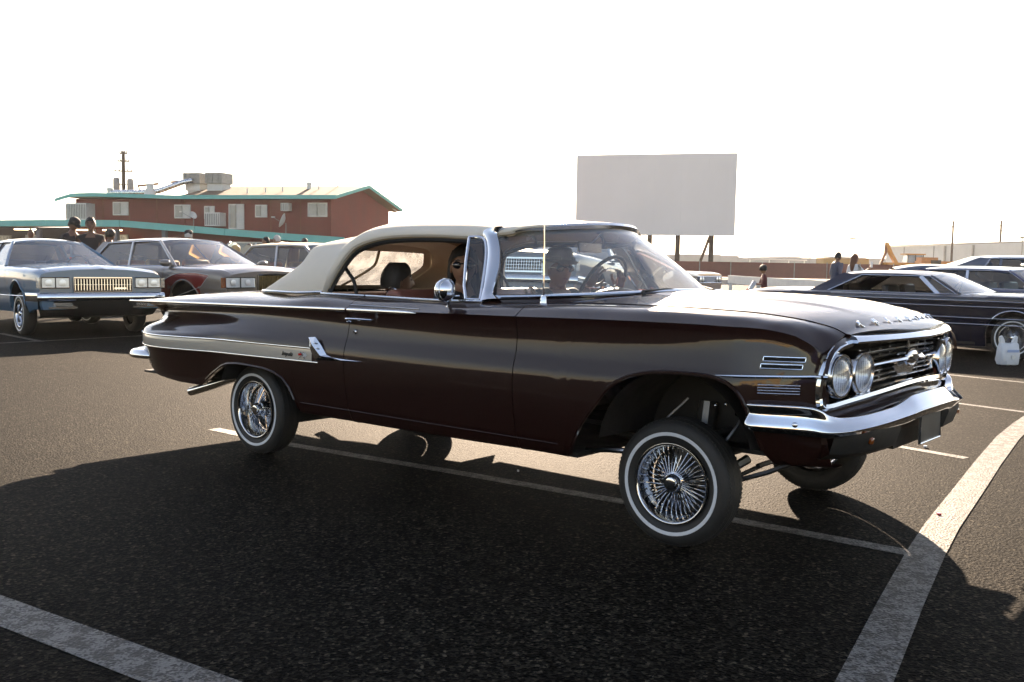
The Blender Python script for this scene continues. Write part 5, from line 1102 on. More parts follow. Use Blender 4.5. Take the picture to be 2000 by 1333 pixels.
M['lampstrip'] = mat('lit_tube', (.9, .85, .6), .4, emit=(1, .88, .60, 2.2))
M['signgrey'] = mat('sign_board', (.085, .085, .10), .6, var=.15, scale=2)
M['signlet'] = mat('sign_lettering', (.17, .17, .19), .6)
C0 = Vector((-12.75, 70, 0)); U = Vector((-.96, .28, 0)); V = Vector((.28, .96, 0)); Z3 = Vector((0, 0, 1))
# building frame: x = along the facade to the left, y = into the building
BLD = thing('red_building', 'dark red two storey building with teal trim and tan shingle roof', 'building', (0, 0, 0))
BLD.matrix_world = Matrix(((U.x, V.x, 0, C0.x), (U.y, V.y, 0, C0.y), (0, 0, 1, 0), (0, 0, 0, 1)))
def bp(mb, nm, m, par=None, ang=30, **k): return mb.build(nm, M[m], par or BLD, ang=ang, **k)
EV = 5.45
bp(MB().poly([(0, 0, 0), (0, 10, 0), (0, 10, EV-.35), (0, 4.6, EV+.93), (0, 0, EV-.17)], (12.1, 0, 0)), 'wall', 'redwall', ang=0); bp(MB().box((16.66, 5, EV/2-.05), (9.1, 10, EV-.1)), 'wall', 'redwall', ang=0)
for k in range(1, 9): bp(MB().box((k*2.35, -.012, 4.2), (.03, .02, 2.4)), 'wall_joint', 'rust')
rf = MB().poly([(-.75, -.75, EV-.02), (-.75, 4.6, EV+1.12), (-.75, 10.9, EV-.30), (-.75, 10.9, EV-.44), (-.75, 4.6, EV+.98), (-.75, -.75, EV-.16)], (12.9, 0, 0)); bp(rf, 'roof', 'shingle', ang=0)
bp(MB().box((16.8, 4.7, EV+.03), (9.6, 10.8, .14)), 'flat_roof', 'shingle', ang=0)
fa = MB(); fa.box((5.6, -.80, EV-.03), (12.8, .06, .27)); bp(fa, 'fascia_board', 'teal', ang=0)
fa = MB(); fa.poly([(12.0, -.80, EV+.10), (18.9, -.80, EV+.30), (20.9, -.80, EV+.26), (22.4, -.80, EV-.12), (22.4, -.80, EV-.36), (20.9, -.80, EV), (18.9, -.80, EV+.02), (12.0, -.80, EV-.17)], (0, -.06, 0)); bp(fa, 'fascia_board', 'teal', ang=0)
for a, b in (((-.78, -.8, EV-.02), (-.78, 4.6, EV+1.08)), ((-.78, 4.6, EV+1.08), (-.78, 10.95, EV-.34))):
    bp(MB().sweep([a, b], [(-.03, -.12), (.03, -.12), (.03, .10), (-.03, .10)]), 'gable_fascia', 'teal', ang=0)
bp(MB().tube(spl([(-.3, 10.05, EV-.2), (-.55, 10.3, EV-.45), (-.2, 10.4, EV-.5)], 4), .06, 6), 'downpipe', 'whitemetal')
def win(x0, x1, z0, z1, slide=True, door=False, dark=None):
    w = bp(MB().box(((x0+x1)/2, -.04, (z0+z1)/2), (x1-x0+.14, .10, z1-z0+.14)), 'door' if door else 'window', 'whitemetal', ang=0)
    mid = (x0+x1)/2
    for a, b, mm in ((x0, mid-.03, 'curtain' if slide else 'pane'), (mid+.03, x1, 'pane')):
        MB().box(((a+b)/2, -.10, (z0+z1)/2), (b-a-.04, .02, z1-z0-.04)).build('pane', M[mm], w, ang=0)
    MB().box((mid, -.12, (z0+z1)/2), (.05, .03, z1-z0)).build('mullion', M['greymetal'], w, ang=0)
win(.35, 1.70, 4.15, 5.0, False); win(5.05, 5.85, 4.1, 4.85); win(6.9, 8.0, 3.25, 4.9, True, True); win(9.3, 10.0, 3.95, 4.75); win(11.3, 12.5, 4.0, 4.85, True); win(16.6, 17.8, 4.2, 5.05, True)
def cooler(x, z, w, h, d, on=None):
    a = bp(MB().box((x, -d/2, z), (w, d, h)), 'air_conditioner', 'whitemetal', ang=0)
    lv = MB()
    for k in range(int(w*7)): lv.box((x-w/2+.1+k*(w-.2)/max(1, int(w*7)-1), -d-.02, z), (.05, .04, h*.84))
    lv.build('louvre_slats', M['greymetal'], a, ang=0, kind='stuff'); return a
cooler(20.4, 4.35, 1.8, 1.25, 1.0); cooler(8.95, 3.85, 1.25, .95, .8); cooler(3.35, 4.75, .6, .55, .5)
# canopy: a long parapet that steps down to the right, on posts over the shop fronts
CN = [(-2.4, 2.62), (4.0, 2.95), (13.6, 3.58), (15.2, 3.66), (22.6, 3.66), (30.5, 3.52), (44, 3.3)]
cz = lin([(a, b) for a, b in CN])
prv = None
for a, b in ((-2.4, 2.2), (2.2, 6.6), (6.6, 9.0), (9.0, 15.1), (15.14, 21.5), (21.5, 27.5), (27.5, 36), (36, 44)):
    bp(MB().poly([(a+.015, -2.9, cz(a)-.46), (b-.015, -2.9, cz(b)-.46), (b-.015, -2.9, cz(b)), (a+.015, -2.9, cz(a))], (0, .10, 0)), 'canopy_fascia', 'teal', ang=0)
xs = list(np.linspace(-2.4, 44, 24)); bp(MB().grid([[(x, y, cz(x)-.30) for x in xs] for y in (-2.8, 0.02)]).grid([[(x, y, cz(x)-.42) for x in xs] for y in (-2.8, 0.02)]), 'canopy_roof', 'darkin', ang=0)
bp(MB().box((4.2, -.35, 1.25), (9.6, .5, 2.5)), 'lower_wall', 'redwall', ang=0)
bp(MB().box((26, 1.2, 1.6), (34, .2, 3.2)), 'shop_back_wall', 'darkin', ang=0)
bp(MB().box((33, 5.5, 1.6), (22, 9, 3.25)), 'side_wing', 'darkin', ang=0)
for x in (9.6, 11.6, 15.6, 17.6, 22.3, 27.2, 30.0): bp(MB().box((x, -2.6, 1.5), (.30, .30, 3.0)), 'canopy_post', 'signgrey', ang=0)
for x, w, z, h, m in ((19.3, 1.6, 1.9, 1.6, 'poster'), (17.0, 1.1, 1.9, 1.6, 'poster'), (14.6, .9, 1.7, 1.1, 'curtain'), (12.9, .6, 1.6, 1.2, 'rust'), (25.0, 1.4, 2.1, 1.0, 'pane'), (27.9, 1.7, 1.9, 1.3, 'poster'), (31.5, 2.4, 1.8, .9, 'curtain'), (33.8, 2.2, 1.9, 1.1, 'pane')):
    w_ = bp(MB().box((x, -.2, z), (w, .08, h)), 'shop_window', 'greymetal', ang=0); MB().box((x, -.25, z), (w-.1, .03, h-.1)).build('pane', M[m], w_, ang=0)
for x, w in ((19.6, 1.3), (16.9, 1.6), (24.6, 2.0), (28.6, .9)): bp(MB().box((x, -1.4, 2.98), (w, .12, .07)), 'strip_light', 'lampstrip', ang=0)
bp(MB().box((10.5, -1.8, 1.75), (.22, .12, .7)), 'yellow_notice', 'gold', ang=0)
sg = thing('roof_sign', 'long dark grey sign board with faded lettering on the teal canopy', 'sign', (0, 0, 0)); sg.matrix_world = BLD.matrix_world
MB().box((27.9, -3.1, 3.50), (3.15, .2, .68)).build('board', M['signgrey'], sg, ang=0)
lt = MB(); rg = random.Random(3)
for k in range(13):
    x = 26.6+k*.205
    if k == 6: continue
    lt.box((x, -3.215, 3.5), (.03, .02, .40))
    if rg.random() < .8: lt.box((x+.11, -3.215, 3.5), (.03, .02, .40))
    if rg.random() < .7: lt.box((x+.055, -3.215, 3.5+rg.choice((-.18, 0, .18))), (.10, .02, .03))
o = lt.build('faded_lettering', M['signlet'], sg, ang=0); o['kind'] = 'stuff'
def on_bld(o): o.matrix_world = BLD.matrix_world @ o.matrix_world
# roof plant (each its own thing)
def bthing(name, label, cat, x, y, z, group=None):
    t = thing(name, label, cat, (0, 0, 0), 0, group); t.matrix_world = BLD.matrix_world @ Matrix.Translation((x, y, z)); return t
for x, lab in ((12.7, 'grey roof air handler standing left of its twin on the red building'), (10.8, 'grey roof air handler standing right of its twin on the red building')):
    t = bthing('rooftop_unit', lab, 'air handler', x, 3.0, EV+.6, 'air handlers on the red building roof')
    MB().box((0, 0, .98), (1.45, 1.5, .80)).build('cabinet', M['greymetal'], t, ang=0); MB().box((0, 0, .33), (1.25, 1.2, .55)).build('plenum', M['whitemetal'], t, ang=0)
    for a in (-.4, .1, .5): MB().box((a, -.77, .98), (.03, .03, .76)).build('panel_seam', M['greymetal'], t, ang=0)
    MB().box((0, 0, -.2), (1.0, 1.0, .55)).build('curb', M['whitemetal'], t, ang=0)
t = bthing('ductwork', 'bent silver duct running along the flat roof of the red building', 'duct', 0, 0, 0)
MB().tube([(19.2, 1.2, EV+.45), (16.2, 1.2, EV+.45), (14.8, 1.2, EV+.55), (13.1, 1.8, EV+1.25), (12.6, 2.2, EV+1.40)], .20, 16).build('duct_run', M['duct'], t)
MB().lathe([(.48, 0), (.42, .35), (.26, .7), (.28, .95), (.1, 1.0)], (15.4, 1.0, EV+.1), 'Z', 14).build('duct_cone', M['whitemetal'], t)
MB().tube([(17.2, 2.0, EV+1.0), (15.4, 2.0, EV+1.15)], .09, 6).tube([(17.2, 2.0, EV+1.0), (16.9, 2.0, EV+.5)], .05, 5).build('flue_pipe', M['rust'], t)
MB().tube([(14.6, 2.4, EV+1.30), (13.3, 2.4, EV+1.40)], .08, 6).build('gas_pipe', M['rust'], t)
for x, y, h, r_, lab in ((19.1, 1.2, .75, .22, 'squat white roof vent nearest the left end of the red building'), (17.5, 1.4, .5, .30, 'low white roof vent under the power pole transformers'), (3.4, 3.2, 1.0, .16, 'capped metal vent near the right end of the shingle roof')):
    t = bthing('roof_vent', lab, 'vent', x, y, EV-.05+(.35 if x < 5 else .1), 'vents on the red building roof'); MB().lathe([(r_*1.5, 0), (r_*1.2, h*.3), (r_, h*.4), (r_, h*.8), (r_*1.25, h*.82), (r_*1.1, h), (0, h*1.05)], (0, 0, 0), 'Z', 14).build('hood', M['whitemetal'], t)
for i, (x, y, h) in enumerate(((2.5, 3.0, .9), (1.6, 4.3, 1.9), (4.9, 2.0, .55), (6.0, 1.5, .5), (7.2, 1.0, .5), (-.2, 9.5, .6))):
    lab = ['thin pipe vent beside the capped vent on the shingle roof', 'tall thin antenna pipe near the ridge of the shingle roof', 'short pipe stub in the middle of the shingle roof', 'short pipe stub left of the middle of the shingle roof', 'short white pipe by the shingle roof edge above the door', 'small pipe on the far slope of the gable'][i]
    t = bthing('vent_pipe', lab, 'pipe', x, y, EV+.20*y-.0 if y < 5 else EV+.1, 'pipes on the shingle roof'); MB().tube([(0, 0, -.1), (0, 0, h)], .045, 6).build('pipe', M['whitemetal'] if i != 1 else M['wood'], t)
def dish(x, z, r_, lab, tilt):
    t = bthing('satellite_dish', lab, 'satellite dish', x, -1.2, z, 'satellite dishes on the canopy')
    MB().lathe([(0, 0), (r_*.5, .03*r_/.4), (r_, .14*r_/.4), (r_*.98, .16*r_/.4)], (0, 0, 0), 'Z', 20).build('reflector_bowl', M['whitemetal'], t)
    t.children[0].matrix_local = Matrix.Translation((0, 0, .72)) @ Matrix.Rotation(tilt, 4, 'Y') @ Matrix.Rotation(.3, 4, 'X')
    MB().tube([(-.1, 0, -.1), (-.1, 0, .6)], .035, 6).build('mast', M['greymetal'], t); MB().tube([(0, -.1, .55), (.75, -.15, .95)], .02, 5).build('feed_arm', M['greymetal'], t)
    MB().box((.8, -.15, 1.0), (.25, .10, .09)).build('receiver', M['whitemetal'], t)
dish(2.95, 3.0, .52, 'large white satellite dish on the canopy under the right window', R(68)); dish(10.3, 3.35, .30, 'small tilted satellite dish beside the window cooler', R(-60))
# drive-in screen
SCR = thing('drive_in_screen', 'huge blank white drive-in movie screen on wooden posts', 'movie screen', (13.88, 100, 0), R(-17))
M['screen'] = mat('screen_panels', (.55, .555, .565), .75, var=.035, scale=.22)
for i in range(6):
    for j in range(3):
        x0, z0 = -7.95+i*2.65, 4.05+j*2.66
        MB().b2(x0+.0015, x0+2.6485, -.10, .05, z0+.0015, z0+2.6585).build('screen_panel', M['screen'], SCR, ang=0)
for x in (-6.2, -.4, 2.4, 5.7):
    MB().b2(x-.22, x+.22, .15, .55, 0, 12).build('post', M['wood'], SCR, ang=0)
for x in (-6.2, 5.7): MB().tube([(x, .35, 4.5), (x-1.9, 3.5, 0)], .16, 6).build('brace', M['wood'], SCR)
MB().b2(-7.9, 7.9, .052, .15, 4.1, 4.5).b2(-7.9, 7.9, .052, .15, 6.5, 6.9).b2(-7.9, 7.9, .052, .15, 9.15, 9.55).b2(-7.9, 7.9, .052, .15, 11.4, 11.8).build('girt', M['wood'], SCR, ang=0)
# fence with privacy slats
FN = thing('privacy_fence', 'long low red brown slatted fence with steel posts across the lot edge', 'fence', (0, 0, 0))
M['slats'] = mat('fence_slats', (.14, .045, .035), .8, var=.12, scale=2.5)
p0, p1 = Vector((12.5, 100, 0)), Vector((62, 88, 0)); nP = 17; d_ = (p1-p0)/nP
for i in range(nP+1):
    p = p0+d_*i; MB().tube([(p.x, p.y-.06, 0), (p.x, p.y-.06, 1.62)], .045, 6).build('fence_post', M['greymetal'], FN)
    if i < nP: 
        q = p+d_; MB().poly([(p.x, p.y, .05), (q.x-.03, q.y, .05), (q.x-.03, q.y, 1.52), (p.x, p.y, 1.52)], (0, .04, 0)).build('fence_panel', M['slats'], FN, ang=0)
pL = Vector((12.3, 100.1, 0)); 
for i in range(24):
    p = pL+Vector((-3, .2, 0))*i; q = p+Vector((-2.97, .2, 0)); MB().poly([(p.x, p.y, .05), (q.x, q.y, .05), (q.x, q.y, 1.52), (p.x, p.y, 1.52)], (0, .04, 0)).build('fence_panel', M['slats'], FN, ang=0); MB().tube([(p.x, p.y-.06, 0), (p.x, p.y-.06, 1.62)], .045, 6).build('fence_post', M['greymetal'], FN)
# white plank barrier
BR = thing('barrier_rail', 'white painted plank barrier on short posts across the lot', 'barrier', (0, 0, 0))
a, b = Vector((10.15, 47, 0)), Vector((10.6, 31, 0)); t_ = (b-a).normalized()
MB().poly([tuple(a+Vector((0, 0, .40))), tuple(b+Vector((0, 0, .40))), tuple(b+Vector((0, 0, .76))), tuple(a+Vector((0, 0, .76)))], (-.06, 0, 0)).build('plank', M['whitemetal'], BR, ang=0)
for f in (.0, .30, .55, .8, 1.0): p = a+(b-a)*f; MB().box((p.x+.07, p.y, .36), (.14, .14, .74)).build('post', M['whitemetal'], BR, ang=0)
# far grey warehouses with stepped parapet
M['fargrey'] = mat('far_grey_block', (.20, .20, .20), .9, var=.08, scale=.05)
WH = thing('grey_warehouse', 'long low grey warehouse with stepped parapet beyond the fence', 'warehouse', (0, 0, 0))
st = [(150, 5.2), (1335-1000, 5.4)]
def px2x(px, Y): return (px-1000)/1950*Y
for x0, x1, h in ((1150, 1303, 3.9), (1303, 1335, 4.9), (1335, 1404, 5.2), (1404, 1438, 4.9), (1438, 1478, 4.3), (1478, 1512, 3.8), (1512, 1535, 4.3), (1535, 1560, 4.9), (1560, 1590, 4.5), (1590, 1640, 4.1), (1640, 1800, 4.8)):
    Y = 400; MB().b2(px2x(x0, Y), px2x(x1, Y)-.05, Y, Y+60, 0, h-.0).build('block', M['fargrey'], WH, ang=0)
WH2 = thing('white_warehouse', 'big pale ribbed metal warehouse at the right edge', 'warehouse', (0, 0, 0)); M['ribbed'] = mat('ribbed_sheet', (.38, .40, .40), .55, .1, var=.06, scale=.6)
A_, B_ = Vector((px2x(1724, 200), 200, 0)), Vector((px2x(2080, 140), 140, 0)); t_ = (B_-A_)
nr = 60; rib = MB(); rws = []
for k in range(nr*2+1): p = A_+t_*(k/(nr*2)); o_ = .12 if k % 2 else 0; rws.append([(p.x, p.y-o_, 0), (p.x, p.y-o_, 5.35)])
rib.grid(rws); rib.build('ribbed_wall', M['ribbed'], WH2, ang=0)
MB().poly([tuple(A_+Vector((-.6, -.4, 5.35))), tuple(B_+Vector((.6, -.4, 5.35))), tuple(B_+Vector((22, 40, 6.6))), tuple(A_+Vector((22, 40, 6.6)))], (0, 0, .25)).build('roof', M['greymetal'], WH2, ang=0)
MB().box(tuple(A_+t_*.001+Vector((11, 20, 2.7))), (.2, 45, 5.4), rz=-.5).build('end_wall', M['ribbed'], WH2, ang=0)
for f, nm in ((.13, 'downpipe'), (.33, 'downpipe'), (.40, 'ladder'), (.56, 'ladder')):
    p = A_+t_*f; MB().tube([(p.x, p.y-.4, 0), (p.x, p.y-.4, 5.2)], .10 if nm == 'downpipe' else .3, 6).build(nm, M['greymetal'], WH2)
# construction machines beyond the fence
M['cat'] = mat('machine_yellow', (.40, .19, .03), .5, var=.2, scale=2); M['orange'] = mat('machine_orange', (.38, .13, .025), .5, var=.25, scale=2)
def at_px(px, Y, z=0): return (px2x(px, Y), Y, z)
bh = thing('backhoe', 'yellow backhoe with folded boom and glazed cab behind the fence', 'digger', at_px(1757, 118))
MB().box((0, 0, 1.35), (4.6, 1.9, 1.0)).build('body', M['cat'], bh, ang=0)
MB().box((1.2, 0, 2.25), (1.9, 1.5, 1.0), taper=.9).build('cab', M['pane'], bh, ang=0); MB().box((1.2, 0, 2.85), (2.3, 1.8, .14)).build('cab_roof', M['cat'], bh, ang=0)
for x in (.3, 1.2, 2.1): MB().box((x, -.8, 2.3), (.08, .06, 1.0)).build('cab_post', M['gap'], bh, ang=0)
MB().sweep([(-.6, 0, 1.5), (-1.5, 0, 3.0), (-2.0, 0, 4.1)], [(-.2, -.28), (.2, -.28), (.2, .28), (-.2, .28)], up=(0, 1, 0)).build('boom', M['cat'], bh, ang=0)
MB().sweep([(-2.0, 0, 4.2), (-2.05, 0, 3.0), (-2.6, 0, 1.6)], [(-.12, -.2), (.12, -.2), (.12, .2), (-.12, .2)], up=(0, 1, 0)).build('dipper_arm', M['rust'], bh, ang=0)
for x in (-1.2, 1.6): MB().lathe([(0, -.5), (.6, -.5), (.7, -.3), (.7, .3), (.6, .5), (0, .5)], (x, 0, .7), 'Y', 18).build('wheel', M['tyre'], bh)
lo = thing('loader', 'orange wheeled loader parked beside the white warehouse', 'loader', at_px(1843, 112))
MB().box((0, 0, 1.6), (6.4, 1.9, .9)).box((-2.2, 0, 2.15), (1.8, 1.6, .6)).box((2.3, 0, 1.95), (1.2, 1.5, .5)).build('body', M['orange'], lo, ang=0); MB().box((-1.6, -.98, 1.9), (1.1, .1, .5)).build('engine_grille', M['gap'], lo, ang=0); MB().box((1.2, -.98, 1.8), (1.6, .1, .25)).build('side_vent', M['gap'], lo, ang=0)
for x in (-2, 2): MB().lathe([(0, -.5), (.6, -.5), (.7, -.3), (.7, .3), (.6, .5), (0, .5)], (x, 0, .7), 'Y', 18).build('wheel', M['tyre'], lo)
sh_ = thing('storage_shed', 'tan flat roofed shed behind the fence, left of the couple', 'shed', at_px(1640, 125)); MB().box((0, 0, 1.15), (5.6, 3, 2.3)).build('wall', mat('tan_shed', (.34, .22, .09), .8), sh_, ang=0); MB().box((-.2, 0, 2.4), (5.2, 3.2, .16), ry=.02).build('roof', M['whitemetal'], sh_, ang=0)
cp_ = thing('carport', 'low white carport roof above the fence', 'carport', at_px(1508, 130)); MB().box((0, 0, 2.05), (7.6, 3, .14), ry=.015).build('roof', M['whitemetal'], cp_, ang=0)
for x in (-3.5, -1, 1.5, 3.5): MB().box((x, -1.3, 1.0), (.12, .12, 2.0)).build('post', M['whitemetal'], cp_, ang=0)
# poles and lamps
def pole(px, Y, topz, lab, group, r_=.14, arms=()):
    t = thing('utility_pole', lab, 'utility pole', at_px(px, Y), 0, group); MB().tube([(0, 0, 0), (0, 0, topz)], [r_*1.2, r_*.8], 8).build('pole', M['wood'], t)
    for z, w in arms: 
        a_ = MB().box((0, 0, z), (w, .10, .13)).build('crossarm', M['wood'], t, ang=0)
        for k in (-.9, -.45, .45, .9): MB().box((k*w/2, 0, z+.18), (.09, .09, .26)).build('insulator', M['greymetal'], a_, ang=0)
    return t
up = pole(243, 92, 10.6, 'tall wooden utility pole with two grey transformers behind the red building', 'utility poles', .20, ((9.7, 1.1), (8.8, 1.7), (10.4, .7)))
for s, h in ((-.62, 1.5), (.66, 1.4)): MB().lathe([(0, 0), (.27, 0), (.30, .08), (.30, h-.15), (.24, h), (0, h+.05)], (s, -.1, 6.7), 'Z', 14).build('transformer', M['greymetal'], up)
MB().box((0, 0, 7.6), (1.2, .1, .12)).box((0, 0, 6.9), (1.2, .1, .12)).build('bracket', M['greymetal'], up, ang=0)
pole(1852, 170, 9.3, 'wooden utility pole above the middle of the white warehouse roof', 'utility poles', .20, ((8.3, 1.4),))
pole(1945, 165, 9.3, 'wooden utility pole nearest the right edge, above the warehouse', 'utility poles', .20, ((8.4, 1.5), (7.6, 1.8)))
def lamp(px, Y, z, lab, arm=0, head=.5):
    t = thing('street_lamp', lab, 'street lamp', at_px(px, Y), 0, 'street lamps beyond the lot'); MB().tube([(0, 0, 0), (0, 0, z)], .06, 6).build('pole', M['greymetal'], t)
    if arm: MB().tube(spl([(0, 0, z), (-arm*.35, 0, z+arm*.35), (-arm, 0, z+arm*.42)], 4), .05, 5).build('arm', M['greymetal'], t); MB().box((-arm-.2, 0, z+arm*.42), (head, .2, .12)).build('lamp_head', M['greymetal'], t, ang=0)
    else: MB().box((.1, 0, z), (head, .3, .16)).build('lamp_head', M['gap'], t, ang=0)
lamp(1657, 130, 4.9, 'short lamp post with flat dark head above the couple', 0, .8); lamp(1374, 230, 7.2, 'pale curved street lamp between the screen posts', 2.6, .6); lamp(1913, 210, 7.0, 'pale curved street lamp over the warehouse roof', 3.4, .7); lamp(1988, 120, 5.1, 'flood lamp with dark flat head at the right edge', 0, .75); lamp(1577, 160, 4.2, 'thin bare pole left of the couple', 0, .1)
mst = thing('radio_mast', 'thin radio mast at the left corner of the white warehouse', 'mast', at_px(1725, 201)); MB().tube([(0, 0, 0), (0, 0, 10)], .05, 5).build('mast', M['greymetal'], mst)
# mountains
M['mount'] = mat('desert_mountain', (.16, .13, .11), .95, var=.2, scale=.002)
def ridge(pts, Y, nm):
    rg = random.Random(len(pts)); rows = []
    f = curve(pts); xs = np.linspace(pts[0][0], pts[-1][0], 60)
    tops = [f(x)*(1+.05*rg.uniform(-1, 1)) for x in xs]
    for d in (-900, -500, -200, 0, 300): rows.append([(px2x(x, Y)+rg.uniform(-12, 12), Y+d, max(0, t*(1-abs(d)/(900 if d < 0 else 400)))**1.0-(3 if d == -900 else 0)) for x, t in zip(xs, tops)])
    o = MB().grid(rows).build(nm, M['mount'], ang=60); o['kind'] = 'structure'
ridge([(1280, 40), (1340, 110), (1420, 150), (1480, 120), (1540, 50), (1600, 10), (1700, 5)], 6500, 'mountain')
ridge([(-250, 200), (-60, 260), (40, 235), (130, 210), (260, 120), (420, 60), (700, 40), (900, 10)], 6800, 'mountain')
# tree line seen through the windshield
M['leaf'] = mat('dusty_foliage', (.05, .062, .03), .8, var=.3, scale=2)
def tree(px, Y, h, w, lab):
    t = thing('desert_tree', lab, 'tree', at_px(px, Y), 0, 'round trees beyond the fence'); rg = random.Random(int(px))
    MB().tube([(0, 0, 0), (.1, 0, h*.4), (0, 0, h*.65)], [.18, .13, .06], 6).build('trunk', M['wood'], t)
    mb = MB()
    for k in range(420):
        a, b, c = rg.gauss(0, 1), rg.gauss(0, 1), rg.gauss(0, 1); n = math.sqrt(a*a+b*b+c*c); q = rg.uniform(.55, 1)*(1+.25*math.sin(3*a/n+px))
        p = Vector((a/n*w*q*.5, b/n*w*q*.5, h*.64+c/n*h*.36*q)); u = Vector((rg.gauss(0, 1), rg.gauss(0, 1), rg.gauss(0, 1))).normalized()*rg.uniform(.14, .34); v = u.orthogonal().normalized()*u.length*.7
        mb.add([p-u, p+v, p+u, p-v], [(0, 1, 2, 3)])
    mb.build('crown', M['leaf'], t, ang=0, recalc=False)
for i, (px, Y, h, w) in enumerate(((1062, 140, 4.6, 5), (1092, 150, 3.6, 4.5), (1150, 145, 3.9, 5.5), (1172, 150, 4.4, 5), (1196, 140, 3.8, 4.6), (1222, 150, 4.3, 5), (1245, 145, 3.6, 4.5))):
    tree(px, Y, h, w, ['low round tree behind the driver, leftmost of the row', 'low tree hidden behind the hat brim of the driver', 'bushy tree left of the steering wheel, beyond the fence', 'taller bushy tree just under the rear view mirror', 'low bushy tree right of the rear view mirror', 'bushy tree left of the far windshield post', 'lowest bushy tree at the right end of the row'][i])
# ---- lot markings, bag, litter
# painted lines read from the photograph's ground
pline([(.6, 2.03), (1.08, 2.92), (1.48, 3.66), (1.84, 4.31), (2.10, 4.76), (2.66, 5.67), (3.05, 6.31), (3.70, 7.35), (4.13, 7.98), (4.9, 9.05), (5.9, 10.4)], .155, z=.0045)
pline([(2.35, 7.42), (3.02, 6.53)], .085); pline([(3.6, 9.98), (4.30, 9.04), (4.9, 8.25)], .085); pline([(4.55, 12.5), (5.42, 11.40), (6.5, 10.1)], .085)
pline([(-3.6, 4.60), (-2.6, 3.95), (-1.6, 3.29), (-.3, 2.43)], .17)
pline([(-8.0, 13.0), (-7.03, 13.66), (-5.77, 15.26), (-4.6, 16.9)], .09); pline([(-7.87, 15.3), (-6.62, 14.0)], .10, z=.0045)
for k in range(7): pline([(6+k*2.7, 24), (3.4+k*2.7, 28.6)], .10)
for k in range(6): pline([(9+k*2.9, 40), (5.5+k*2.9, 46)], .10)
bag = thing('plastic_bag', 'full white plastic shopping bag with tied handles standing on the asphalt', 'bag', (6.53, 13.1, 0), .2)
M['bag'] = mat('thin_white_plastic', (.62, .66, .70), .35, alpha=.72, bump=.8, bscale=14)
rg = random.Random(5); rows = []
for z, rx, ry in ((0, .10, .07), (.01, .135, .095), (.06, .15, .11), (.14, .148, .105), (.21, .142, .09), (.26, .135, .075), (.29, .125, .055)):
    rows.append([(rx*math.copysign(abs(math.cos(a))**.8, math.cos(a))*(1+rg.uniform(-.05, .05)), ry*math.copysign(abs(math.sin(a))**.8, math.sin(a))*(1+rg.uniform(-.09, .09)), z+rg.uniform(-.005, .005)) for a in np.linspace(0, 2*math.pi, 25)[:-1]])
MB().grid(rows, cv=True).build('bag_body', M['bag'], bag, ang=25)
for s in (-1, 1): MB().poly([(s*.125, -.01, .28), (s*.05, -.01, .27), (s*.065, -.01, .33), (s*.10, -.01, .385), (s*.13, -.01, .37)], (0, .03, 0)).build('handle', M['bag'], bag, ang=25)
MB().lathe([(0, -.006), (.03, -.005), (.031, 0)], (0, -.108, .11), 'Y', 16).build('round_print', M['whitemetal'], bag); MB().box((.03, 0, .10), (.18, .13, .12)).build('contents', M['cream'], bag)
MB().box((0, -.104, .19), (.17, .006, .035)).build('print_band', mat('bag_print', (.25, .33, .5), .6), bag)
for i, (x, y, s_) in enumerate(((2.18, 4.98, .02), (2.9, 6.9, .03), (.05, 5.85, .012))):
    l = MB().box((x, y, .009), (s_, s_*.7, .010), rz=i).build('litter', M['red_lens'] if i == 0 else M['white_rub'], ang=0); tag(l, ['small red scrap of litter on the sunlit asphalt near the thick line', 'tiny pale scrap on the thick painted line', 'small pale pebble under the car by the thin line'][i], 'litter')

# what stands behind the photographer: seen only as reflections in the paint and chrome
M['tanblock'] = mat('tan_block_wall', (.42, .31, .17), .85, var=.06, scale=.5)
bk_ = thing('tan_building', 'low tan block building behind the photographer, mirrored in the door paint', 'building', (-6.5, -27, 0), R(-8))
MB().box((0, 0, 1.9), (13, 7, 3.8)).build('wall', M['tanblock'], bk_, ang=0); MB().box((0, 0, 3.86), (13.4, 7.4, .12)).build('roof', M['greymetal'], bk_, ang=0)
for x in (-4.2, -1.4, 1.6, 4.4): MB().box((x, 3.52, 1.5), (1.5, .06, 1.2)).build('window', M['pane'], bk_, ang=0)

hz_ = MB().box((0, 2900, 139), (9000, 9400, 282)); hzm = bpy.data.materials.new('haze_air'); hzm.use_nodes = True; hn = hzm.node_tree; hn.nodes.clear()
ho_ = _n(hn, 'ShaderNodeOutputMaterial'); hv_ = _n(hn, 'ShaderNodeVolumePrincipled'); hv_.inputs['Color'].default_value = (.93, .95, .97, 1); hv_.inputs['Density'].default_value = .00016; hv_.inputs['Anisotropy'].default_value = .35
hn.links.new(hv_.outputs[0], ho_.inputs['Volume'])
M['haze'] = hzm; ho = hz_.build('haze', hzm, ang=0); ho['kind'] = 'stuff'
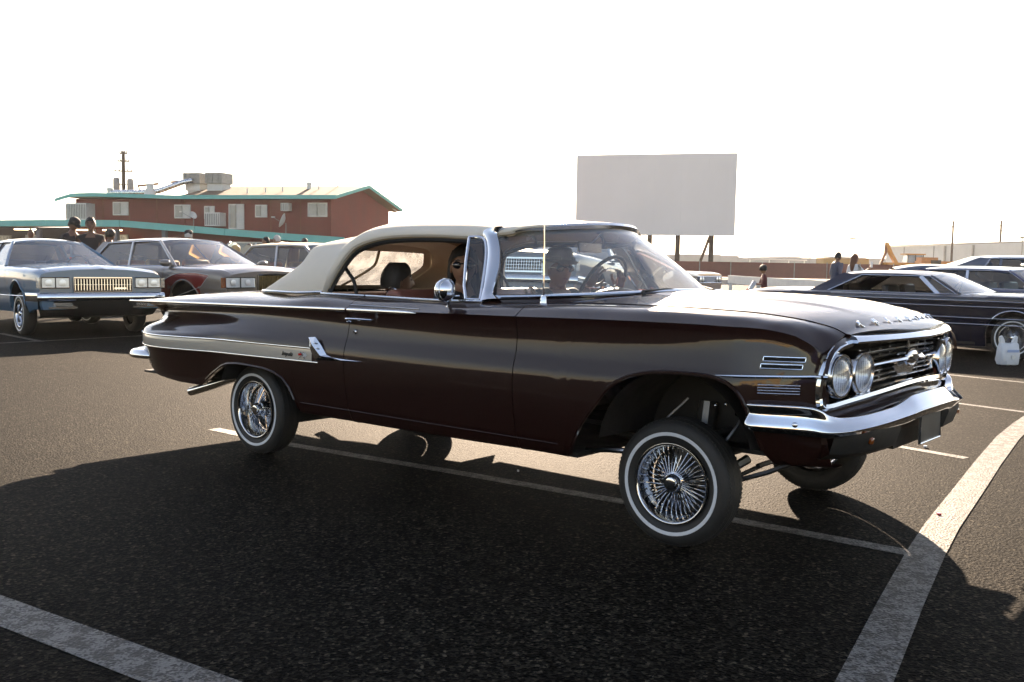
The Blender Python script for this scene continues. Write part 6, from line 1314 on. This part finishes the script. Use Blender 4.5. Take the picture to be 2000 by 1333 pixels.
# ================================================================== people
def head_mesh(mb, c, yaw, pitch=0., s=1., face=True):
    """face looks along +x, tilted by pitch; returns transform"""
    T_ = Matrix.Translation(c) @ Matrix.Rotation(yaw, 4, 'Z') @ Matrix.Rotation(pitch, 4, 'Y') @ Matrix.Scale(s, 4)
    rows = []; nu, nv = 28, 20
    for i in range(nv+1):
        a = math.pi*i/nv; row = []
        for j in range(nu):
            b = 2*math.pi*j/nu; x, y, z = math.sin(a)*math.cos(b), math.sin(a)*math.sin(b), math.cos(a)
            X_, Y_, Z_ = .094*x, .074*y, .118*z
            if z < 0: Y_ *= 1-.30*(-z)**1.5; X_ *= 1-.12*(-z)
            if z < -.3 and x > 0: X_ += .012*x*(-z)
            if x > .5:
                X_ += .020*math.exp(-((y/.16)**2))*math.exp(-(((z+.12)/.17)**2))         # nose
                X_ -= .010*math.exp(-(((abs(y)-.36)/.16)**2))*math.exp(-(((z-.08)/.11)**2))  # eye sockets
                X_ += .006*math.exp(-((y/.3)**2))*math.exp(-(((z+.50)/.05)**2))-.004*math.exp(-((y/.3)**2))*math.exp(-(((z+.44)/.03)**2))
                X_ += .006*math.exp(-((y/.25)**2))*math.exp(-(((z+.85)/.12)**2))
            row.append(tuple(T_ @ Vector((X_, Y_, Z_))))
        rows.append(row)
    mb.grid(rows, cv=True)
    for q in (-1, 1):
        e = MB().sphere((-.002, q*.076, -.008), .03, 10, 6, (.6, .28, 1.05)); mb.merge(e, T_)
    return T_
def hand(mb, w, d, nrm, s=1., curl=.5):
    """w wrist, d direction, nrm palm side"""
    w, d, nrm = Vector(w), Vector(d).normalized(), Vector(nrm); nrm = (nrm-d*nrm.dot(d)).normalized(); sd = d.cross(nrm)
    m = Matrix((( d.x, sd.x, nrm.x, w.x), (d.y, sd.y, nrm.y, w.y), (d.z, sd.z, nrm.z, w.z), (0, 0, 0, 1)))
    p = MB().sphere((.045*s, 0, 0), .05*s, 10, 6, (1, .82, .32)); mb.merge(p, m)
    for k, L_ in enumerate((.068, .076, .072, .056)):
        y = (-.030+.020*k)*s; a = [(.08*s, y, 0), ((.08+L_*.5)*s, y*1.05, .010*s*curl*2), ((.08+L_*.8)*s, y*1.05, .035*s*curl*1.6), ((.08+L_*.75)*s, y*1.05, .058*s*curl*1.5)]
        mb.merge(MB().tube(a, [.0095*s, .009*s, .008*s, .006*s], 6), m)
    mb.merge(MB().tube([(.02*s, -.034*s, .005), (.05*s, -.058*s, .018*s), (.08*s, -.058*s, .032*s)], [.012*s, .010*s, .008*s], 6), m)
def person(label, J, mats, loc=(0, 0, 0), rz=0., hy=0., hp=0., hair=None, hs=1., group=None, extras=(), build=1., sleeves=.5, hands=True):
    """J: joint positions. mats: skin, top, bottom, shoe"""
    T = thing('person', label, 'person', loc, rz, group)
    ks = list(J.keys()); idx = {k: i for i, k in enumerate(ks)}
    ed = [('pelvis','belly'),('belly','chest'),('chest','neck'),('neck','skull'),('chest','sl'),('chest','sr'),('sl','el'),('el','wl'),('sr','er'),('er','wr'),('pelvis','hl'),('pelvis','hr'),('hl','kl'),('kl','al'),('al','tl'),('hr','kr'),('kr','ar'),('ar','tr')]
    rad = dict(pelvis=.135,belly=.125,chest=.145,neck=.055,skull=.05,sl=.068,sr=.068,el=.046,er=.046,wl=.030,wr=.030,hl=.098,hr=.098,kl=.062,kr=.062,al=.040,ar=.040,tl=.035,tr=.035)
    me = bpy.data.meshes.new('body'); me.from_pydata([J[k] for k in ks], [(idx[a], idx[b]) for a, b in ed], []); me.update()
    o = bpy.data.objects.new('body', me); COL.objects.link(o)
    sk = o.modifiers.new('s', 'SKIN'); sk.use_smooth_shade = True
    for k in ks:
        r_ = rad[k]*build*hs**.5; me.skin_vertices[0].data[idx[k]].radius = (r_*(1.15 if k in ('chest','pelvis','belly') else 1), r_*(.85 if k in ('chest','pelvis','belly') else 1)); me.skin_vertices[0].data[idx[k]].use_root = (k == 'pelvis')
    sb = o.modifiers.new('b', 'SUBSURF'); sb.levels = 2; sb.render_levels = 2
    dg = bpy.context.evaluated_depsgraph_get(); ev = bpy.data.meshes.new_from_object(o.evaluated_get(dg)); bpy.data.objects.remove(o)
    mb = MB(); mb.v = [tuple(v.co) for v in ev.vertices]; mb.f = [tuple(p.vertices) for p in ev.polygons]; nb = len(mb.f); bpy.data.meshes.remove(ev)
    hc = Vector(J['skull'])+Vector((.02*math.cos(hy), .02*math.sin(hy), .045))*hs
    HT = head_mesh(mb, hc, hy, hp, hs)
    if hands:
        for w, e in (('wl', 'el'), ('wr', 'er')): hand(mb, J[w], Vector(J[w])-Vector(J[e]), (0, (-1 if w == 'wl' else 1), .1) if 'palm' not in mats else mats['palm'], hs)
    mesh = bpy.data.meshes.new('body'); mesh.from_pydata(mb.v, [], mb.f); mesh.validate()
    for k in ('skin', 'top', 'bottom', 'shoe'): mesh.materials.append(M[mats[k]])
    segs = []
    for a, b in ed:
        z = {'neck':0,'skull':0}.get(b, 1); 
        if b in ('hl','hr','kl','kr','al','ar'): z = 2
        if b in ('tl','tr'): z = 3
        segs.append((np.array(J[a]), np.array(J[b]), z, b))
    for p in mesh.polygons:
        if p.index >= nb: p.material_index = 0; p.use_smooth = True; continue
        c = np.array(p.center); best = (9, 0)
        for a, b, z, nm in segs:
            d = b-a; t = min(1, max(0, np.dot(c-a, d)/np.dot(d, d))); dd = np.linalg.norm(c-(a+d*t)) - rad[nm]*.5
            if dd < best[0]:
                zz = z
                if nm in ('el', 'er') and t > sleeves*2: zz = 0
                if nm in ('wl', 'wr') and (sleeves < 1 or t > .92): zz = 0
                if nm == 'chest' or nm == 'belly': zz = 1
                if nm == 'neck': zz = 1 if t < .35 else 0
                best = (dd, zz)
        p.material_index = best[1]; p.use_smooth = True
    bo = bpy.data.objects.new('body', mesh); COL.objects.link(bo); bo.parent = T
    def hpart(mb_, nm, m): mb_.v = [tuple(HT @ Vector(p)) for p in mb_.v]; return mb_.build(nm, M[m], T, ang=60)
    if hair:
        m, kind = hair; rows = []
        for i in range(12):
            a = math.pi*i/11*(.62 if kind != 'bald' else .3); row = []
            for j in range(28):
                b = 2*math.pi*j/28; cut = 1.0 if math.cos(b) < .15 else .55+.30*(1-math.cos(b))
                aa = a*cut; nz_ = 1+.03*math.sin(5*b+3*a)+.02*math.sin(11*b)
                row.append((-.006+.105*math.sin(aa)*math.cos(b)*nz_, .086*math.sin(aa)*math.sin(b)*nz_, .006+.130*math.cos(aa)*nz_))
            rows.append(row)
        hb = MB().grid(rows, cv=True)
        if kind == 'flat': hb.v = [(x, y, min(z, .122)) for x, y, z in hb.v]
        hpart(hb, 'hair', m)
        if kind == 'long':
            l = MB(); rws = []
            for z, w, d in ((.10, .070, .05), (.04, .092, .085), (-.05, .098, .09), (-.16, .100, .075), (-.28, .095, .055), (-.38, .075, .04), (-.44, .04, .025)):
                rws.append([(-.035+d*math.cos(b)-.02*(z < -.05), w*math.sin(b)*(1+.05*math.sin(7*b+z*20)), z) for b in np.linspace(math.pi*.36, math.pi*1.64, 20)])
            l.grid(rws); o2 = hpart(l, 'long_hair', m); md = o2.modifiers.new('t', 'SOLIDIFY'); md.thickness = .03
        if kind == 'bun': hpart(MB().sphere((-.10, 0, .05), .045, 12, 8), 'hair_bun', m)
        if kind == 'curly': hpart(MB().sphere((-.015, 0, .045), .115, 16, 10, (1, .95, .9)), 'curls', m)
    hpart(MB().sphere((.089, 0, -.058), .013, 10, 6, (.5, 1.9, .42)), 'lips', 'lip')
    for q in (-1, 1):
        hpart(MB().tube([(.084, q*.018, .036), (.082, q*.034, .041), (.070, q*.050, .034)], .0042, 5), 'eyebrow', 'hair_black')
        if 'shades' not in extras: hpart(MB().sphere((.079, q*.031, .012), .010, 8, 6, (.5, 1.2, .6)), 'eye', 'hair_black')
    for ex_ in extras:
        if ex_ == 'shades':
            g = MB()
            for q in (-1, 1): g.sphere((.078, q*.033, .010), .033, 12, 8, (.45, 1.0, .70), )
            hpart(g, 'sunglasses', 'shades'); hpart(MB().tube([(.09, -.03, .018), (.095, 0, .02), (.09, .03, .018)], .004, 5).tube([(.07, .062, .016), (-.01, .080, .01)], .003, 5).tube([(.07, -.062, .016), (-.01, -.080, .01)], .003, 5), 'glasses_frame', 'shades')
        if ex_ == 'fedora':
            h = MB().lathe([(.132, .050), (.128, .054), (.098, .060), (.093, .066), (.088, .11), (.076, .138), (.05, .146), (0, .140)], (0, 0, 0), 'Z', 28); h.v = [(x*1.1, y*.93, z-.012*(abs(x) > .11)) for x, y, z in h.v]; ho = hpart(h, 'hat', 'straw'); md = ho.modifiers.new('t', 'SOLIDIFY'); md.thickness = .004
            hpart(MB().lathe([(.101, .058), (.097, .085)], (0, 0, 0), 'Z', 28), 'hat_band', 'shirt_black')
        if ex_ == 'cap':
            h = MB().lathe([(.094, .030), (.098, .06), (.090, .105), (.06, .135), (0, .145)], (-.004, 0, 0), 'Z', 24); hpart(h, 'cap', 'shirt_black')
            hpart(MB().poly([(.075, -.06, .04), (.13, -.05, .03), (.155, 0, .028), (.13, .05, .03), (.075, .06, .04)], (0, 0, .008)), 'cap_visor', 'shirt_black')
        if ex_ == 'beard': hpart(MB().sphere((.055, 0, -.075), .05, 12, 8, (.75, .9, .75)), 'beard', 'hair_grey')
        if ex_ == 'moustache': hpart(MB().sphere((.088, 0, -.048), .022, 10, 6, (.5, 1.4, .35)), 'moustache', 'hair_grey')
    return T
def stand(h=1.75, lean=0., al=None, ar=None, gait=.08):
    k = h/1.75
    J = dict(pelvis=(0,0,.93),belly=(.01,0,1.10),chest=(.0,0,1.32),neck=(-.01,0,1.48),skull=(.0,0,1.58),sl=(-.01,.175,1.40),sr=(-.01,-.175,1.40),el=(-.03,.235,1.14),er=(-.03,-.235,1.14),wl=(.05,.25,.90),wr=(.05,-.25,.90),
      hl=(0,.09,.88),hr=(0,-.09,.88),kl=(.03+gait,.10,.49),kr=(.03-gait*.3,-.10,.49),al=(gait*1.2,.11,.08),ar=(-gait,-.11,.08),tl=(.16+gait,.12,.035),tr=(.15-gait,-.12,.035))
    if al: J['el'], J['wl'] = al
    if ar: J['er'], J['wr'] = ar
    out = {}
    for n, p in J.items():
        x, y, z = p
        if lean and z > .93: x += (z-.93)*lean
        out[n] = (x*k, y*k, z*k)
    return out
def sit(x, y, hz, al=((.25, .22, -.38), (.42, .12, -.22)), ar=((.25, -.22, -.38), (.30, -.15, -.42)), scale=1.):
    """seated, head centre at (x, y, hz); offsets from the head, facing +x"""
    o = dict(pelvis=(-.04,0,-.74),belly=(-.05,0,-.56),chest=(-.05,0,-.27),neck=(-.03,0,-.145),skull=(-.02,0,-.05),sl=(-.04,.19,-.185),sr=(-.04,-.19,-.185),el=al[0],wl=al[1],er=ar[0],wr=ar[1],hl=(.02,.09,-.76),hr=(.02,-.09,-.76),kl=(.44,.12,-.66),kr=(.44,-.12,-.66),al=(.56,.12,-.80),ar=(.56,-.12,-.80),tl=(.68,.12,-.80),tr=(.68,-.12,-.80))
    return {k: (x+a*scale, y+b*scale, hz+c*scale) for k, (a, b, c) in o.items()}
blk = dict(skin='skin', top='shirt_black', bottom='denim', shoe='black')
CW = CAR.matrix_world if False else Matrix.Translation((1.232, 4.962, 0)) @ Matrix.Rotation(-.691, 4, 'Z')
def in_car(lx, ly):
    p = CW @ Vector((lx, ly, 0)); return (p.x, p.y, 0)
person('driver in a grey brimmed hat and dark glasses behind the steering wheel', sit(0, 0, 1.205, al=((.18, .27, -.36), (.32, .19, -.12)), ar=((.20, -.20, -.38), (.33, -.15, -.10)), scale=.96), dict(blk, skin='skin', top='shirt_black'), in_car(-1.53, .38), -.691, hy=-.45, hair=('hair_grey', 'short'), extras=('shades', 'fedora'), sleeves=.5, hs=.96, build=1.12)
person('woman in dark glasses sitting behind the small vent window', sit(0.03, 0, 1.215, ar=((.12, -.24, -.42), (.36, -.12, -.5)), scale=.93), dict(blk, skin='skin', top='shirt_black'), in_car(-1.70, -.34), -.691, hy=-.85, hair=('hair_black', 'long'), extras=('shades',), hs=.95, build=.85)
person('back seat passenger with flat cropped hair, head turned away', sit(0, 0, 1.115, ar=((.10, -.20, -.34), (.28, -.10, -.17)), scale=.92), dict(blk, skin='skin_dark', top='shirt_maroon'), in_car(-2.22, -.36), -.691, hy=1.0, hair=('hair_black', 'flat'), hs=.96, build=.9)
person('man in black shirt and cap bending his head beside the blue sedan', stand(1.94, .10, gait=.02), dict(blk, skin='skin_dark'), (-8.62, 19.5, 0), R(-25), hp=.55, hair=('hair_black', 'short'), extras=('cap',), hs=1.08, build=1.08, group='couple behind the blue sedan')
person('woman in dark tank top with pulled back hair beside the blue sedan', stand(1.93, 0, gait=.02), dict(blk, skin='skin_dark', top='tank'), (-7.95, 18.85, 0), R(-70), hp=.05, hair=('hair_black', 'bun'), build=1.0, hs=1.08, sleeves=.02, group='couple behind the blue sedan')
person('dark haired person half hidden behind the woman in the tank top', stand(1.80), dict(blk, skin='skin_dark'), (-9.1, 22.6, 0), R(60), hair=('hair_black', 'curly'))
person('bald man in a red shirt beyond the roof of the blue sedan', stand(1.90), dict(blk, skin='skin_dark', top='shirt_red'), (-13.4, 27.8, 0), R(-20), hair=('hair_black', 'bald'))
person('man in dark cap and black shirt seen from behind above the taupe sedan', stand(1.86), dict(blk, skin='skin'), (-7.85, 24.2, 0), R(95), hair=('hair_grey', 'short'), extras=('cap',))
person('dark haired person in front of the red wall, leftmost of three', stand(1.80), dict(blk, skin='skin', top='shirt_black'), (-6.9, 28.0, 0), R(-160), hair=('hair_black', 'short'))
person('grey haired man in a white shirt, middle of three by the red wall', stand(1.86), dict(blk, skin='skin', top='shirt_white'), (-6.6, 28.0, 0), R(170), hair=('hair_grey', 'short'))
person('dark haired person by the red wall, rightmost of three', stand(1.78), dict(blk, skin='skin', top='shirt_grey'), (-5.85, 28.0, 0), R(-30), hair=('hair_black', 'short'))
person('blond haired child behind the hood of the taupe sedan', stand(1.46), dict(blk, skin='skin', top='shirt_grey'), (-6.1, 22.0, 0), R(-90), hair=('hair_blond', 'curly'), hs=.95)
person('brown haired child next to the blond child', stand(1.50), dict(blk, skin='skin', top='shirt_grey'), (-5.8, 22.0, 0), R(-80), hair=('hair_brown', 'short'), hs=.95)
kid = person('child in a maroon shirt looking down at a toy in both hands', stand(1.22, .05, al=((.12, .20, 1.10), (.30, .08, 1.14)), ar=((.12, -.20, 1.10), (.30, -.08, 1.14))), dict(blk, skin='skin', top='shirt_maroon', bottom='shirt_maroon'), (6.28, 25.0, 0), R(178), hp=.35, hair=('hair_black', 'curly'), hs=.86, build=.8)
toy = thing('toy', 'white and red toy held by the child', 'toy', (5.98, 24.98, .74)); MB().box((0, 0, 0), (.10, .08, .24), ry=.5).build('toy_body', M['white_rub'], toy); MB().box((-.09, 0, -.12), (.14, .06, .05), ry=.6).build('toy_foot', M['shirt_red'], toy)
person('man in dark navy shirt leaning to the woman with the phone', stand(1.62, .06), dict(blk, skin='skin_dark', top='denim'), (8.70, 27.0, 0), R(15), hy=.3, hp=.2, hair=('hair_black', 'short'), build=1.1, group='couple by the navy hardtop')
person('woman with long auburn hair holding up a phone', stand(1.57, 0, ar=((.20, -.24, 1.22), (.42, -.16, 1.36))), dict(blk, skin='skin', top='shirt_white'), (8.98, 26.4, 0), R(20), hair=('hair_brown', 'long'), group='couple by the navy hardtop')
ph = thing('phone', 'phone held up by the long haired woman', 'phone', (9.42, 26.35, 1.32), R(20)); MB().box((0, 0, 0), (.012, .075, .15)).build('phone_body', M['white_rub'], ph)
